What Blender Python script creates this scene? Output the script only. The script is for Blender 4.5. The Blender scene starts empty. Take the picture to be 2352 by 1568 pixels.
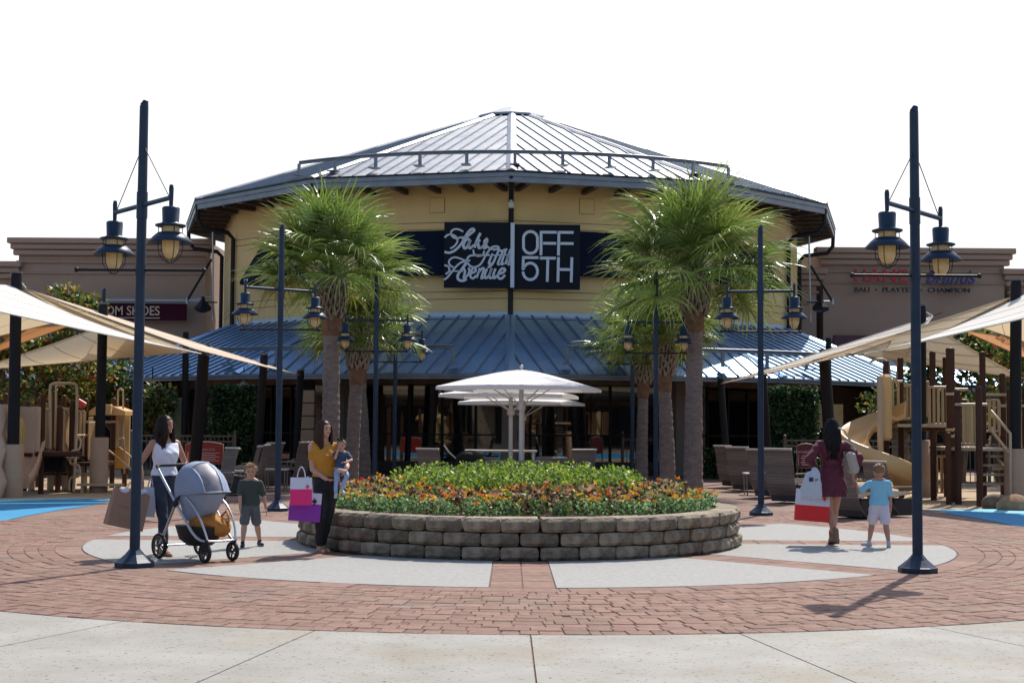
import bpy, math, random
import numpy as np
from mathutils import Vector, Matrix
R = math.radians
rnd = random.Random(7)
SC = bpy.context.scene
COL = SC.collection
V = Vector
# ---------------------------------------------------------------- camera, world, sun, exposure
CAMH = 1.65
FPX = 3350.0
cam = bpy.data.cameras.new('camera')
cam.lens = 36 * FPX / 2352
cam.sensor_width = 36
cam.clip_end = 3000
camo = bpy.data.objects.new('camera', cam)
COL.objects.link(camo)
camo.location = (0, 0, CAMH)
CM = Matrix.Rotation(R(-0.07), 3, 'Z') @ Matrix.Rotation(R(90 + 3.2), 3, 'X') @ Matrix.Rotation(R(0.40), 3, 'Z')
camo.rotation_euler = CM.to_euler()
SC.camera = camo

SUN_EL, SUN_AZ = 51.0, 25.0        # azimuth from +Y towards +X
w = bpy.data.worlds.new('World'); SC.world = w; w.use_nodes = True
nt = w.node_tree; nt.nodes.clear()
sky = nt.nodes.new('ShaderNodeTexSky'); sky.sky_type = 'NISHITA'; sky.sun_disc = False
sky.sun_elevation = R(SUN_EL); sky.sun_rotation = R(SUN_AZ)
sky.air_density = 1.0; sky.dust_density = 1.2; sky.ozone_density = 1.0
# low summer haze: the blue thins to a milky white towards the horizon
geo = nt.nodes.new('ShaderNodeTexCoord'); sep = nt.nodes.new('ShaderNodeSeparateXYZ')
mr = nt.nodes.new('ShaderNodeMapRange'); mr.inputs['From Min'].default_value = 0.29; mr.inputs['From Max'].default_value = 0.5
mr.inputs['To Min'].default_value = 1.0; mr.inputs['To Max'].default_value = 0.0; mr.interpolation_type = 'SMOOTHSTEP'
mixw = nt.nodes.new('ShaderNodeMix'); mixw.data_type = 'RGBA'
mixw.inputs['B'].default_value = (5.7, 5.75, 5.85, 1)
bg = nt.nodes.new('ShaderNodeBackground'); bg.inputs['Strength'].default_value = 0.135
wo = nt.nodes.new('ShaderNodeOutputWorld')
# the haze is milky on the sun's side of the sky and clears gradually towards the far side
dt = nt.nodes.new('ShaderNodeVectorMath'); dt.operation = 'DOT_PRODUCT'; dt.inputs[1].default_value = (math.sin(R(SUN_AZ)), math.cos(R(SUN_AZ)), 0)
mr2 = nt.nodes.new('ShaderNodeMapRange'); mr2.inputs['From Min'].default_value = -0.35; mr2.inputs['From Max'].default_value = 0.62; mr2.interpolation_type = 'SMOOTHSTEP'
mu = nt.nodes.new('ShaderNodeMath'); mu.operation = 'MULTIPLY'
nt.links.new(geo.outputs['Generated'], dt.inputs[0]); nt.links.new(dt.outputs['Value'], mr2.inputs['Value'])
nt.links.new(geo.outputs['Generated'], sep.inputs[0]); nt.links.new(sep.outputs['Z'], mr.inputs['Value'])
nt.links.new(mr.outputs[0], mu.inputs[0]); nt.links.new(mr2.outputs[0], mu.inputs[1]); nt.links.new(mu.outputs[0], mixw.inputs['Factor']); nt.links.new(sky.outputs[0], mixw.inputs['A'])
nt.links.new(mixw.outputs['Result'], bg.inputs[0]); nt.links.new(bg.outputs[0], wo.inputs[0])

sun = bpy.data.lights.new('sun', 'SUN'); sun.energy = 3.6; sun.angle = R(0.5); sun.color = (1, 0.95, 0.87)
suno = bpy.data.objects.new('sun', sun); COL.objects.link(suno)
sdir = V((math.sin(R(SUN_AZ)) * math.cos(R(SUN_EL)), math.cos(R(SUN_AZ)) * math.cos(R(SUN_EL)), math.sin(R(SUN_EL))))
suno.rotation_euler = sdir.to_track_quat('Z', 'Y').to_euler()
suno.location = (20, 40, 60)
SC.view_settings.view_transform = 'Standard'; SC.view_settings.look = 'None'
SC.view_settings.exposure = 0.60; SC.view_settings.gamma = 1; SC.view_settings.use_curve_mapping = False
SC.render.engine = 'CYCLES'
SC.cycles.max_bounces = 6; SC.cycles.transparent_max_bounces = 12
SC.cycles.sample_clamp_indirect = 6

# ---------------------------------------------------------------- photograph coordinates (2352 x 1568) to the place
def ray(px, py):
    return CM @ V(((px - 1176) / FPX, (784 - py) / FPX, -1))
def W(px, py, y):
    "point seen at px,py standing y metres ahead"
    d = ray(px, py); return V((0, 0, CAMH)) + d * (y / d.y)
def G(px, py):
    "ground point seen at px,py"
    d = ray(px, py); return V((0, 0, CAMH)) + d * (-CAMH / d.z)
def Wx(px, y):
    "x of image column px at the ground plane, y metres ahead"
    g = W(px, 971 + CAMH * FPX / y, y); return V((g.x, y, 0))

# ---------------------------------------------------------------- materials
MATS = {}
def mat(name, col, rough=0.7, metal=0.0, col2=None, ns=4.0, nd=6, bump=0.0, bs=None, rand=0.0, island=0.0, spec=None,
        dirt=None, ds=1.0, lo=0.35, hi=0.65, trans=0.0, stretch=None, coords='Object', sheen=0, speck=None, ss=40):
    if name in MATS: return MATS[name]
    m = bpy.data.materials.new(name); m.use_nodes = True; n = m.node_tree; N = n.nodes; L = n.links
    p = N['Principled BSDF']; p.inputs['Roughness'].default_value = rough; p.inputs['Metallic'].default_value = metal
    if spec is not None: p.inputs['Specular IOR Level'].default_value = spec
    if sheen: p.inputs['Sheen Weight'].default_value = sheen
    c4 = (*col, 1); p.inputs['Base Color'].default_value = c4
    tc = N.new('ShaderNodeTexCoord'); mp = N.new('ShaderNodeMapping')
    L.new(tc.outputs[coords], mp.inputs[0])
    if stretch: mp.inputs['Scale'].default_value = stretch
    out = None
    def noise(scale, det=nd, r=0.6):
        t = N.new('ShaderNodeTexNoise'); t.inputs['Scale'].default_value = scale; t.inputs['Detail'].default_value = det
        t.inputs['Roughness'].default_value = r; L.new(mp.outputs[0], t.inputs['Vector']); return t.outputs['Fac']
    def ramp(f, a, b):
        r = N.new('ShaderNodeMapRange'); r.inputs['From Min'].default_value = a; r.inputs['From Max'].default_value = b
        L.new(f, r.inputs['Value']); return r.outputs[0]
    def mix(f, a, b, mode='MIX'):
        x = N.new('ShaderNodeMix'); x.data_type = 'RGBA'; x.blend_type = mode
        for s, v in (('Factor', f), ('A', a), ('B', b)):
            if isinstance(v, (tuple, float, int)): x.inputs[s].default_value = v
            else: L.new(v, x.inputs[s])
        return x.outputs['Result']
    cur = c4
    if col2 is not None:
        cur = mix(ramp(noise(ns), lo, hi), c4, (*col2, 1))
    if dirt is not None:
        cur = mix(ramp(noise(ds, 8, 0.7), 0.5, 0.72), cur, (*dirt, 1))
    if speck is not None:
        cur = mix(ramp(noise(ss, 3, 0.5), 0.63, 0.68), cur, (*speck, 1))
    if rand or island:
        if rand:
            oi = N.new('ShaderNodeObjectInfo'); src = oi.outputs['Random']; a = rand
        else:
            oi = N.new('ShaderNodeNewGeometry'); src = oi.outputs['Random Per Island']; a = island
        hs = N.new('ShaderNodeHueSaturation'); mm = N.new('ShaderNodeMapRange')
        mm.inputs['To Min'].default_value = 1 - a; mm.inputs['To Max'].default_value = 1 + a
        L.new(src, mm.inputs['Value']); L.new(mm.outputs[0], hs.inputs['Value'])
        m2 = N.new('ShaderNodeMapRange'); m2.inputs['To Min'].default_value = 0.5 - a * 0.04; m2.inputs['To Max'].default_value = 0.5 + a * 0.04
        wn = N.new('ShaderNodeTexWhiteNoise'); wn.noise_dimensions = '1D'; L.new(src, wn.inputs['W']); L.new(wn.outputs['Value'], m2.inputs['Value'])
        L.new(m2.outputs[0], hs.inputs['Hue'])
        if isinstance(cur, tuple): hs.inputs['Color'].default_value = cur
        else: L.new(cur, hs.inputs['Color'])
        cur = hs.outputs[0]
    if not isinstance(cur, tuple): L.new(cur, p.inputs['Base Color'])
    if bump:
        b = N.new('ShaderNodeBump'); b.inputs['Strength'].default_value = bump; b.inputs['Distance'].default_value = 0.02
        L.new(noise(bs or ns * 3, 5), b.inputs['Height']); L.new(b.outputs[0], p.inputs['Normal'])
    if trans:
        tr = N.new('ShaderNodeBsdfTranslucent'); ms = N.new('ShaderNodeMixShader'); ms.inputs[0].default_value = trans
        if isinstance(cur, tuple): tr.inputs[0].default_value = cur
        else: L.new(cur, tr.inputs[0])
        o = N['Material Output']; L.new(p.outputs[0], ms.inputs[1]); L.new(tr.outputs[0], ms.inputs[2]); L.new(ms.outputs[0], o.inputs[0])
    MATS[name] = m; return m

def glassmat(name, tint, refl=1.0, rough=0.02, clear=0.75):
    "thin pane: what lies behind it tinted, with a fresnel reflection on top"
    m = bpy.data.materials.new(name); m.use_nodes = True; n = m.node_tree; N = n.nodes; L = n.links; N.clear()
    tr = N.new('ShaderNodeBsdfTransparent'); tr.inputs[0].default_value = (*[c * clear for c in tint], 1)
    gl = N.new('ShaderNodeBsdfGlossy'); gl.inputs['Roughness'].default_value = rough; gl.inputs[0].default_value = (refl, refl, refl, 1)
    fr = N.new('ShaderNodeFresnel'); fr.inputs[0].default_value = 2.0
    ms = N.new('ShaderNodeMixShader'); o = N.new('ShaderNodeOutputMaterial')
    L.new(fr.outputs[0], ms.inputs[0]); L.new(tr.outputs[0], ms.inputs[1]); L.new(gl.outputs[0], ms.inputs[2]); L.new(ms.outputs[0], o.inputs[0])
    return m

# ---------------------------------------------------------------- mesh collector
def frame_z(d):
    d = V(d).normalized(); a = V((0, 0, 1)) if abs(d.z) < 0.95 else V((1, 0, 0))
    x = a.cross(d).normalized(); return x, d.cross(x)
class MB:
    def __init__(s): s.v = []; s.f = []; s.s = []; s.m = []; s.mi = 0
    def add(s, vs, fs, smooth=False, M=None):
        b = len(s.v)
        s.v += [tuple(M @ V(p)) if M is not None else tuple(p) for p in vs]
        s.f += [tuple(b + i for i in f) for f in fs]; s.s += [smooth] * len(fs); s.m += [s.mi] * len(fs)
        return s
    def box(s, c, sz, M=None, bev=0.0):
        x, y, z = [q / 2 for q in sz]
        if bev <= 0:
            vs = [(c[0] + i * x, c[1] + j * y, c[2] + k * z) for k in (-1, 1) for j in (-1, 1) for i in (-1, 1)]
            fs = [(0, 2, 3, 1), (4, 5, 7, 6), (0, 1, 5, 4), (2, 6, 7, 3), (0, 4, 6, 2), (1, 3, 7, 5)]
            return s.add(vs, fs, False, M)
        b = min(bev, x * .9, y * .9, z * .9); vs = []; idx = {}
        for k in (-1, 1):
            for j in (-1, 1):
                for i in (-1, 1):
                    for ax in range(3):
                        o = [x - b, y - b, z - b]; o[ax] = (x, y, z)[ax]
                        idx[(i, j, k, ax)] = len(vs); vs.append((c[0] + i * o[0], c[1] + j * o[1], c[2] + k * o[2]))
        fs = []
        for ax in range(3):
            a, d = [q for q in range(3) if q != ax]
            for sg in (-1, 1):
                q = []
                for (p, r) in ((-1, -1), (1, -1), (1, 1), (-1, 1)):
                    t = [0, 0, 0]; t[ax] = sg; t[a] = p; t[d] = r; q.append(idx[(*t, ax)])
                flip = (sg == 1) == (ax == 1)
                fs.append(tuple(q[::-1]) if flip else tuple(q))
        for ax in range(3):
            a, d = [q for q in range(3) if q != ax]
            for p in (-1, 1):
                for r in (-1, 1):
                    t0 = [0, 0, 0]; t0[a] = p; t0[d] = r; t1 = list(t0); t0[ax] = -1; t1[ax] = 1
                    fs.append((idx[(*t0, a)], idx[(*t1, a)], idx[(*t1, d)], idx[(*t0, d)]))
        for k in (-1, 1):
            for j in (-1, 1):
                for i in (-1, 1): fs.append((idx[(i, j, k, 0)], idx[(i, j, k, 1)], idx[(i, j, k, 2)]))
        return s.add(vs, fs, False, M)
    def cyl(s, p0, p1, r0, r1=None, n=12, caps=True, smooth=True):
        p0 = V(p0); p1 = V(p1); r1 = r0 if r1 is None else r1
        x, y = frame_z(p1 - p0); vs = []
        for p, r in ((p0, r0), (p1, r1)):
            for i in range(n):
                a = 2 * math.pi * i / n; vs.append(p + (x * math.cos(a) + y * math.sin(a)) * r)
        s.add(vs, [(i, (i + 1) % n, n + (i + 1) % n, n + i) for i in range(n)], smooth)
        if caps: s.add(vs, [tuple(range(n))[::-1], tuple(range(n, 2 * n))], False)
        return s
    def tube(s, pts, r, n=8, caps=True, closed=False):
        pts = [V(p) for p in pts]; k = len(pts); rr = r if isinstance(r, (list, tuple)) else [r] * k
        vs = []; px = None
        for i, p in enumerate(pts):
            if closed: t = pts[(i + 1) % k] - pts[i - 1]
            else: t = pts[min(i + 1, k - 1)] - pts[max(i - 1, 0)]
            t = t.normalized() if t.length > 1e-9 else V((0, 0, 1))
            if px is None: px, _ = frame_z(t)
            px = (px - t * px.dot(t)); px = px.normalized() if px.length > 1e-6 else frame_z(t)[0]
            py = t.cross(px)
            for j in range(n):
                a = 2 * math.pi * j / n; vs.append(p + (px * math.cos(a) + py * math.sin(a)) * rr[i])
        seg = k if closed else k - 1
        fs = [(i * n + j, i * n + (j + 1) % n, ((i + 1) % k) * n + (j + 1) % n, ((i + 1) % k) * n + j) for i in range(seg) for j in range(n)]
        s.add(vs, fs, True)
        if caps and not closed: s.add(vs, [tuple(range(n))[::-1], tuple(range((k - 1) * n, k * n))], False)
        return s
    def lathe(s, prof, n=24, c=(0, 0, 0), smooth=True, M=None, a0=0.0):
        vs = []
        for r, z in prof:
            for i in range(n):
                a = 2 * math.pi * i / n + a0; vs.append((c[0] + r * math.cos(a), c[1] + r * math.sin(a), c[2] + z))
        fs = [(i * n + j, i * n + (j + 1) % n, (i + 1) * n + (j + 1) % n, (i + 1) * n + j) for i in range(len(prof) - 1) for j in range(n)]
        return s.add(vs, fs, smooth, M)
    def loft(s, rings, smooth=True, caps=True):
        n = len(rings[0]); vs = [p for r_ in rings for p in r_]
        s.add(vs, [(i * n + j, i * n + (j + 1) % n, (i + 1) * n + (j + 1) % n, (i + 1) * n + j) for i in range(len(rings) - 1) for j in range(n)], smooth)
        if caps: s.add(vs, [tuple(range(n))[::-1], tuple(range((len(rings) - 1) * n, len(rings) * n))], False)
        return s
    def prism(s, poly, h0, h1, M=None):
        "poly in xy extruded z h0..h1"
        n = len(poly); vs = [(x, y, h0) for x, y in poly] + [(x, y, h1) for x, y in poly]
        fs = [tuple(range(n))[::-1], tuple(range(n, 2 * n))] + [(i, (i + 1) % n, n + (i + 1) % n, n + i) for i in range(n)]
        return s.add(vs, fs, False, M)
    def ball(s, c, r, n=12, m=8, M=None):
        r3 = r if isinstance(r, (tuple, list, Vector)) else (r, r, r); vs = []
        for i in range(m + 1):
            t = math.pi * i / m
            for j in range(n):
                a = 2 * math.pi * j / n
                vs.append(V((c[0] + r3[0] * math.sin(t) * math.cos(a), c[1] + r3[1] * math.sin(t) * math.sin(a), c[2] - r3[2] * math.cos(t))))
        return s.add(vs, [(i * n + j, i * n + (j + 1) % n, (i + 1) * n + (j + 1) % n, (i + 1) * n + j) for i in range(m) for j in range(n)], True, M)
    def mesh(s, name='mesh', mats=None):
        me = bpy.data.meshes.new(name); me.from_pydata(s.v, [], s.f)
        me.polygons.foreach_set('use_smooth', s.s)
        if mats is not None:
            for m in (mats if isinstance(mats, (list, tuple)) else [mats]): me.materials.append(m)
            if isinstance(mats, (list, tuple)): me.polygons.foreach_set('material_index', s.m)
        me.update(); return me
    def build(s, name, mats, parent=None, kind=None, label=None):
        return link(name, s.mesh(name, mats), parent, kind, label)
def link(name, data, parent=None, kind=None, label=None):
    o = bpy.data.objects.new(name, data); COL.objects.link(o)
    if parent is not None: o.parent = parent
    if kind: o['kind'] = kind
    if label: o['label'] = label
    return o
def thing(name, label, cat, loc=(0, 0, 0), rz=0.0, group=None, data=None, scale=None):
    o = bpy.data.objects.new(name, data); COL.objects.link(o)
    o.location = loc; o.rotation_euler = (0, 0, rz); o['label'] = label; o['category'] = cat
    if group: o['group'] = group
    if scale: o.scale = (scale,) * 3
    if data is None: o.empty_display_size = 0.2
    return o
def copy_tree(o, parent=None):
    c = o.copy(); COL.objects.link(c)
    if parent is not None: c.parent = parent
    for ch in list(o.children): copy_tree(ch, c)
    return c
def bez(p0, p1, p2, p3, n=8):
    p0, p1, p2, p3 = map(V, (p0, p1, p2, p3)); o = []
    for i in range(n + 1):
        t = i / n; u = 1 - t; o.append(p0 * u**3 + p1 * 3 * u * u * t + p2 * 3 * u * t * t + p3 * t**3)
    return o
def catmull(pts, k=6):
    P = [V(p) for p in pts]; P = [P[0]] + P + [P[-1]]; o = []
    for i in range(1, len(P) - 2):
        for j in range(k):
            t = j / k; a, b, c, d = P[i-1], P[i], P[i+1], P[i+2]
            o.append(0.5 * ((2 * b) + (c - a) * t + (2*a - 5*b + 4*c - d) * t*t + (3*b - a - 3*c + d) * t**3))
    o.append(P[-2]); return o

# palette
M_navy = mat('navy_metal', (0.013, 0.027, 0.052), 0.42, 0.0, col2=(0.018, 0.036, 0.066), ns=6, bump=0.05, bs=60, spec=0.28)
M_black = mat('black_metal', (0.010, 0.010, 0.012), 0.5, spec=.25)
M_conc = mat('light_concrete', (0.26, 0.24, 0.205), 0.85, col2=(0.33, 0.315, 0.28), ns=1.1, dirt=(0.265, 0.215, 0.14), ds=0.45, bump=0.35, bs=90, rand=0.04, speck=(.13, .11, .085), ss=30)
M_conc2 = mat('pale_aggregate', (0.26, 0.25, 0.23), 0.9, col2=(0.35, 0.34, 0.315), ns=18, lo=.3, hi=.7, dirt=(0.30, 0.29, 0.26), ds=0.8, bump=0.4, bs=60, speck=(.2, .2, .19), ss=45)
M_brick = mat('brick_paver', (0.185, 0.092, 0.062), 0.9, col2=(0.25, 0.15, 0.11), ns=9, dirt=(0.20, 0.145, 0.11), ds=0.7, bump=0.4, bs=55, island=0.16)
M_brick_o = mat('brick_paver_single', (0.185, 0.092, 0.062), 0.9, col2=(0.25, 0.15, 0.11), ns=9, dirt=(0.20, 0.145, 0.11), ds=0.7, bump=0.4, bs=55, rand=0.16)
M_sand = mat('joint_sand', (0.12, 0.075, 0.055), 1.0, col2=(0.17, 0.11, 0.085), ns=8)
M_block = mat('retaining_block', (0.34, 0.275, 0.195), 0.95, col2=(0.21, 0.165, 0.115), ns=5, dirt=(0.06, 0.048, 0.036), ds=3.2, bump=1.0, bs=22, rand=0.2)
M_soil = mat('soil', (0.06, 0.038, 0.025), 1.0, col2=(0.10, 0.06, 0.04), ns=12, bump=0.8, bs=30)
# ================================================================ the ground
PC = V((0.14, 20.5, 0))            # middle of the round planter and of the paving rings
R1, R2, R3 = 3.07, 5.86, 9.1
def pol(r, deg, z=0.0):
    "deg 0 looks at the camera, positive to the right"
    a = R(deg); return V((PC.x + r * math.sin(a), PC.y - r * math.cos(a), z))
g = MB(); g.add([(-400, -60, -0.03), (400, -60, -0.03), (400, 900, -0.03), (-400, 900, -0.03)], [(0, 1, 2, 3)])
g.build('ground', mat('far_ground', (0.30, 0.27, 0.23), 0.95, col2=(0.36, 0.33, 0.29), ns=0.3, bump=0.2, bs=8), kind='structure')
# brick plaza beyond the rings: herring of narrow courses as fine relief only (too flat to the eye to tell apart)
def brickmat():
    m = bpy.data.materials.new('far_brick_paving'); m.use_nodes = True; N = m.node_tree.nodes; L = m.node_tree.links
    p = N['Principled BSDF']; p.inputs['Roughness'].default_value = 0.9
    tc = N.new('ShaderNodeTexCoord'); b = N.new('ShaderNodeTexBrick'); b.inputs['Scale'].default_value = 1
    b.inputs['Color1'].default_value = (0.225, 0.13, 0.095, 1); b.inputs['Color2'].default_value = (0.175, 0.095, 0.068, 1)
    b.inputs['Mortar'].default_value = (0.15, 0.1, 0.08, 1); b.inputs['Mortar Size'].default_value = 0.006
    b.inputs['Brick Width'].default_value = 0.21; b.inputs['Row Height'].default_value = 0.105; b.inputs['Bias'].default_value = 0.0
    L.new(tc.outputs['Object'], b.inputs['Vector'])
    n = N.new('ShaderNodeTexNoise'); n.inputs['Scale'].default_value = 0.6; n.inputs['Detail'].default_value = 6; L.new(tc.outputs['Object'], n.inputs['Vector'])
    x = N.new('ShaderNodeMix'); x.data_type = 'RGBA'; x.inputs['B'].default_value = (0.27, 0.19, 0.155, 1)
    r = N.new('ShaderNodeMapRange'); r.inputs['From Min'].default_value = .45; r.inputs['From Max'].default_value = .75; r.inputs['To Max'].default_value = .6
    L.new(n.outputs['Fac'], r.inputs['Value']); L.new(r.outputs[0], x.inputs['Factor']); L.new(b.outputs['Color'], x.inputs['A'])
    L.new(x.outputs['Result'], p.inputs['Base Color'])
    bp = N.new('ShaderNodeBump'); bp.inputs['Strength'].default_value = .5; bp.inputs['Distance'].default_value = .01
    L.new(b.outputs['Fac'], bp.inputs['Height']); bp.invert = True; L.new(bp.outputs[0], p.inputs['Normal']); return m
g = MB(); g.add([(-40, 8, 0), (40, 8, 0), (40, 62, 0), (-40, 62, 0)], [(0, 1, 2, 3)])
g.build('brick_plaza', brickmat(), kind='structure')
# bedding under rings
g = MB(); n = 96
g.add([pol(R1 - .3, 360 * i / n, .004) for i in range(n)] + [pol(R3 + .02, 360 * i / n, .004) for i in range(n)], [(i, n + i, n + (i + 1) % n, (i + 1) % n) for i in range(n)])
g.build('paving_bed', M_sand, kind='structure')
TOP = 0.016
# forecourt slabs (outer concrete)
fore = link('forecourt', None, kind='structure')
def sector(mb, r0, r1, a0, a1, z0, z1, k=10, gap=0.0):
    inner = []; outer = []
    for i in range(k + 1):
        a = a0 + (a1 - a0) * i / k
        for r_, l in ((r0, inner), (r1, outer)):
            ga = math.degrees(gap / r_) * (1 - 2 * i / k)
            p = pol(r_, a + ga); l.append((p.x, p.y))
    mb.prism(inner + outer[::-1], z0, z1)
js = [-58, -47.6, -37.0, -21.1 - 5, -10.5, 0.2, 10.6, 21.3, 33, 46, 58]
js = [-55, -43.5, -32.2, -21.1, -10.5, 0.2, 10.6, 21.3, 32, 43, 55]
for a0, a1 in zip(js, js[1:]):
    m_ = MB(); sector(m_, R3 + 0.005, 26.0, a0, a1, -0.02, TOP, 10, 0.007); m_.build('slab', M_conc, fore)
g = MB(); g.add([(-60, -20, 0.001), (60, -20, 0.001), (60, 8, 0.001), (-60, 8, 0.001)], [(0, 1, 2, 3)])
g.build('forecourt_bed', mat('slab_joint', (0.07, 0.06, 0.05), 1.0), kind='structure')
# pale aggregate ring between the brick spokes
ringp = link('aggregate_ring', None, kind='structure')
SW = 0.33
for k in range(8):
    c0 = 45 * k; pts_in = []; pts_out = []
    ai = math.degrees(math.asin((SW + .012) / R1)); ao = math.degrees(math.asin((SW + .012) / R2))
    for i in range(13):
        t = i / 12
        p = pol(R1 - .1, c0 + ai + (45 - 2 * ai) * t); pts_in.append((p.x, p.y))
        p = pol(R2 - .01, c0 + ao + (45 - 2 * ao) * t); pts_out.append((p.x, p.y))
    m_ = MB(); m_.prism(pts_in + pts_out[::-1], -0.02, TOP); m_.build('panel', M_conc2, ringp)
# spokes and outer ring of pavers
paving = link('brick_ring', None, kind='structure')
pavers = []    # (centre, width, depth, angle, height offset)
def paver_geo(mb, c, w_, d, ang, h, b=0.006):
    ca, sa = math.cos(ang), math.sin(ang); x, y = w_ / 2, d / 2
    def P(i, j, z): return (c[0] + i * ca - j * sa, c[1] + i * sa + j * ca, z)
    vs = [P(-x, -y, 0), P(x, -y, 0), P(x, y, 0), P(-x, y, 0), P(-x, -y, h - .004), P(x, -y, h - .004), P(x, y, h - .004), P(-x, y, h - .004),
          P(-x + b, -y + b, h), P(x - b, -y + b, h), P(x - b, y - b, h), P(-x + b, y - b, h)]
    fs = [(0, 1, 5, 4), (1, 2, 6, 5), (2, 3, 7, 6), (3, 0, 4, 7), (4, 5, 9, 8), (5, 6, 10, 9), (6, 7, 11, 10), (7, 4, 8, 11), (8, 9, 10, 11)]
    mb.add(vs, fs)
for k in range(8):
    a = 45 * k; rr = R1 - 0.05; row = 0
    while rr < R2:
        d = 0.335 if row % 2 else 0.30
        for sx in (-1, 1):
            rad = rr + d / 2; th = R(a); ox = sx * SW / 2
            c = V((PC.x + rad * math.sin(th) + ox * math.cos(th), PC.y - rad * math.cos(th) + ox * math.sin(th), 0))
            pavers.append((c, SW - .012, d - .012, th, TOP - .002 + rnd.uniform(-.002, .002)))
        rr += d; row += 1
rr = R2 + 0.005; row = 0
while rr < R3 - 0.05:
    d = 0.33 if row == 0 else (0.2 if rnd.random() < .75 else 0.165)
    d = min(d, R3 - rr)
    ang = rnd.uniform(0, 5)
    end = ang + 360
    while ang < end - 0.5:
        w_ = 0.42 if row == 0 else rnd.choice((0.15, 0.2, 0.2, 0.26))
        da = math.degrees(w_ / (rr + d / 2))
        if ang + da > end: da = end - ang; w_ = R(da) * (rr + d / 2)
        mid = ang + da / 2; c = pol(rr + d / 2 + (rnd.uniform(-.006, .006) if row else 0), mid)
        pavers.append((c, w_ - rnd.uniform(.008, .016), d - rnd.uniform(.008, .016), R(mid), TOP - .002 + rnd.uniform(-.0035, .0035)))
        ang += da
    rr += d; row += 1
def seen(c):   # in frame?
    return c.y > 5 and abs(c.x) < c.y * 0.36
vis = sorted([p for p in pavers if seen(p[0])], key=lambda p: p[0].y - 1.5 * p[1] * p[2] * 10)
single = set(id(p) for p in vis[:290])
shared = {}
rest = MB()
for p in pavers:
    if id(p) in single:
        key = (round(p[1] * 50), round(p[2] * 50))
        if key not in shared:
            q = MB(); paver_geo(q, (0, 0), p[1], p[2], 0, TOP - .002); shared[key] = q.mesh('paver', M_brick_o)
        o = link('paver', shared[key], paving); o.location = (p[0].x, p[0].y, p[4] - TOP + .002); o.rotation_euler = (0, 0, p[3] + rnd.uniform(-.02, .02))
    elif p[0].y < 45:
        paver_geo(rest, (p[0].x, p[0].y), p[1], p[2], p[3] + rnd.uniform(-.015, .015), p[4])
rest.build('pavers_beyond', M_brick, paving, kind='stuff')
# play area ground, both sides: tan rubber with a blue inlay towards the plaza
M_rubber = mat('tan_rubber', (0.34, 0.235, 0.14), 0.95, col2=(0.40, 0.29, 0.18), ns=3, bump=0.3, bs=60)
M_blue_shade = mat('blue_rubber_shaded', (0.012, 0.20, 0.38), 0.85, col2=(0.015, 0.235, 0.43), ns=4, bump=0.2, bs=70)  # blue play surface with the sails' shade put into the colour
M_blue_lit = mat('blue_rubber_sunlit', (0.16, 0.46, 0.58), 0.85, col2=(0.2, 0.5, 0.62), ns=4, bump=0.2, bs=70)  # same blue surface, its sunlit strips painted as a paler copy
def region(name, pix, z, m, smooth=5):
    pts = catmull([G(*p) for p in pix] + [G(*pix[0])], smooth)[:-1]
    mb = MB(); mb.add([(p.x, p.y, z) for p in pts], [tuple(range(len(pts)))]); mb.build(name, m, kind='structure')
def region_s(name, pts, z, m):
    mb = MB(); mb.add([(p[0], p[1], z) for p in pts], [tuple(range(len(pts)))]); mb.build(name, m, kind='structure')
edgeL = [G(-330, 1300), G(-120, 1228), G(0, 1198), G(70, 1183), G(140, 1171), G(215, 1160), G(290, 1152), G(360, 1140), G(420, 1120), G(455, 1100), G(462, 1083)]
region_s('play_ground_left', [(-40, 15)] + [(p.x, p.y) for p in edgeL] + [(-10, 49), (-40, 49)], 0.004, M_rubber)
region_s('shaded_blue_strip_left', [(-30, 18)] + [(p.x, p.y) for p in edgeL[:6]] + [(p.x, p.y) for p in (G(262, 1150), G(210, 1148), G(120, 1149), G(0, 1155), G(-200, 1163))] + [(-30, 27)], 0.008, M_blue_shade)
region_s('sunlit_blue_strip_left', [(p.x, p.y) for p in (G(-300, 1163), G(-200, 1162), G(0, 1154), G(120, 1148), G(210, 1147), G(262, 1149), G(262, 1146), G(160, 1144), G(0, 1147), G(-300, 1152))], 0.012, M_blue_lit)
edgeR = [G(2680, 1320), G(2480, 1245), G(2352, 1213), G(2290, 1199), G(2230, 1188), G(2165, 1178), G(2100, 1170), G(2030, 1160), G(1975, 1140), G(1950, 1115), G(1940, 1095)]
region_s('play_ground_right', [(40, 15), (40, 49), (10, 49)] + [(p.x, p.y) for p in edgeR[::-1]], 0.004, M_rubber)
region_s('shaded_blue_strip_right', [(30, 18), (30, 27)] + [(p.x, p.y) for p in (G(2560, 1180), G(2352, 1178), G(2270, 1176), G(2190, 1175))] + [(p.x, p.y) for p in edgeR[5::-1]], 0.008, M_blue_shade)
region_s('sunlit_blue_strip_right', [(p.x, p.y) for p in (G(2560, 1182), G(2352, 1180), G(2270, 1178), G(2160, 1175), G(2120, 1172), G(2270, 1170), G(2352, 1170), G(2560, 1172))], 0.012, M_blue_lit)
# flat patch of pale paving round the planter's back, in front of the store: sunlit plaza goes on as brick

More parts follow.
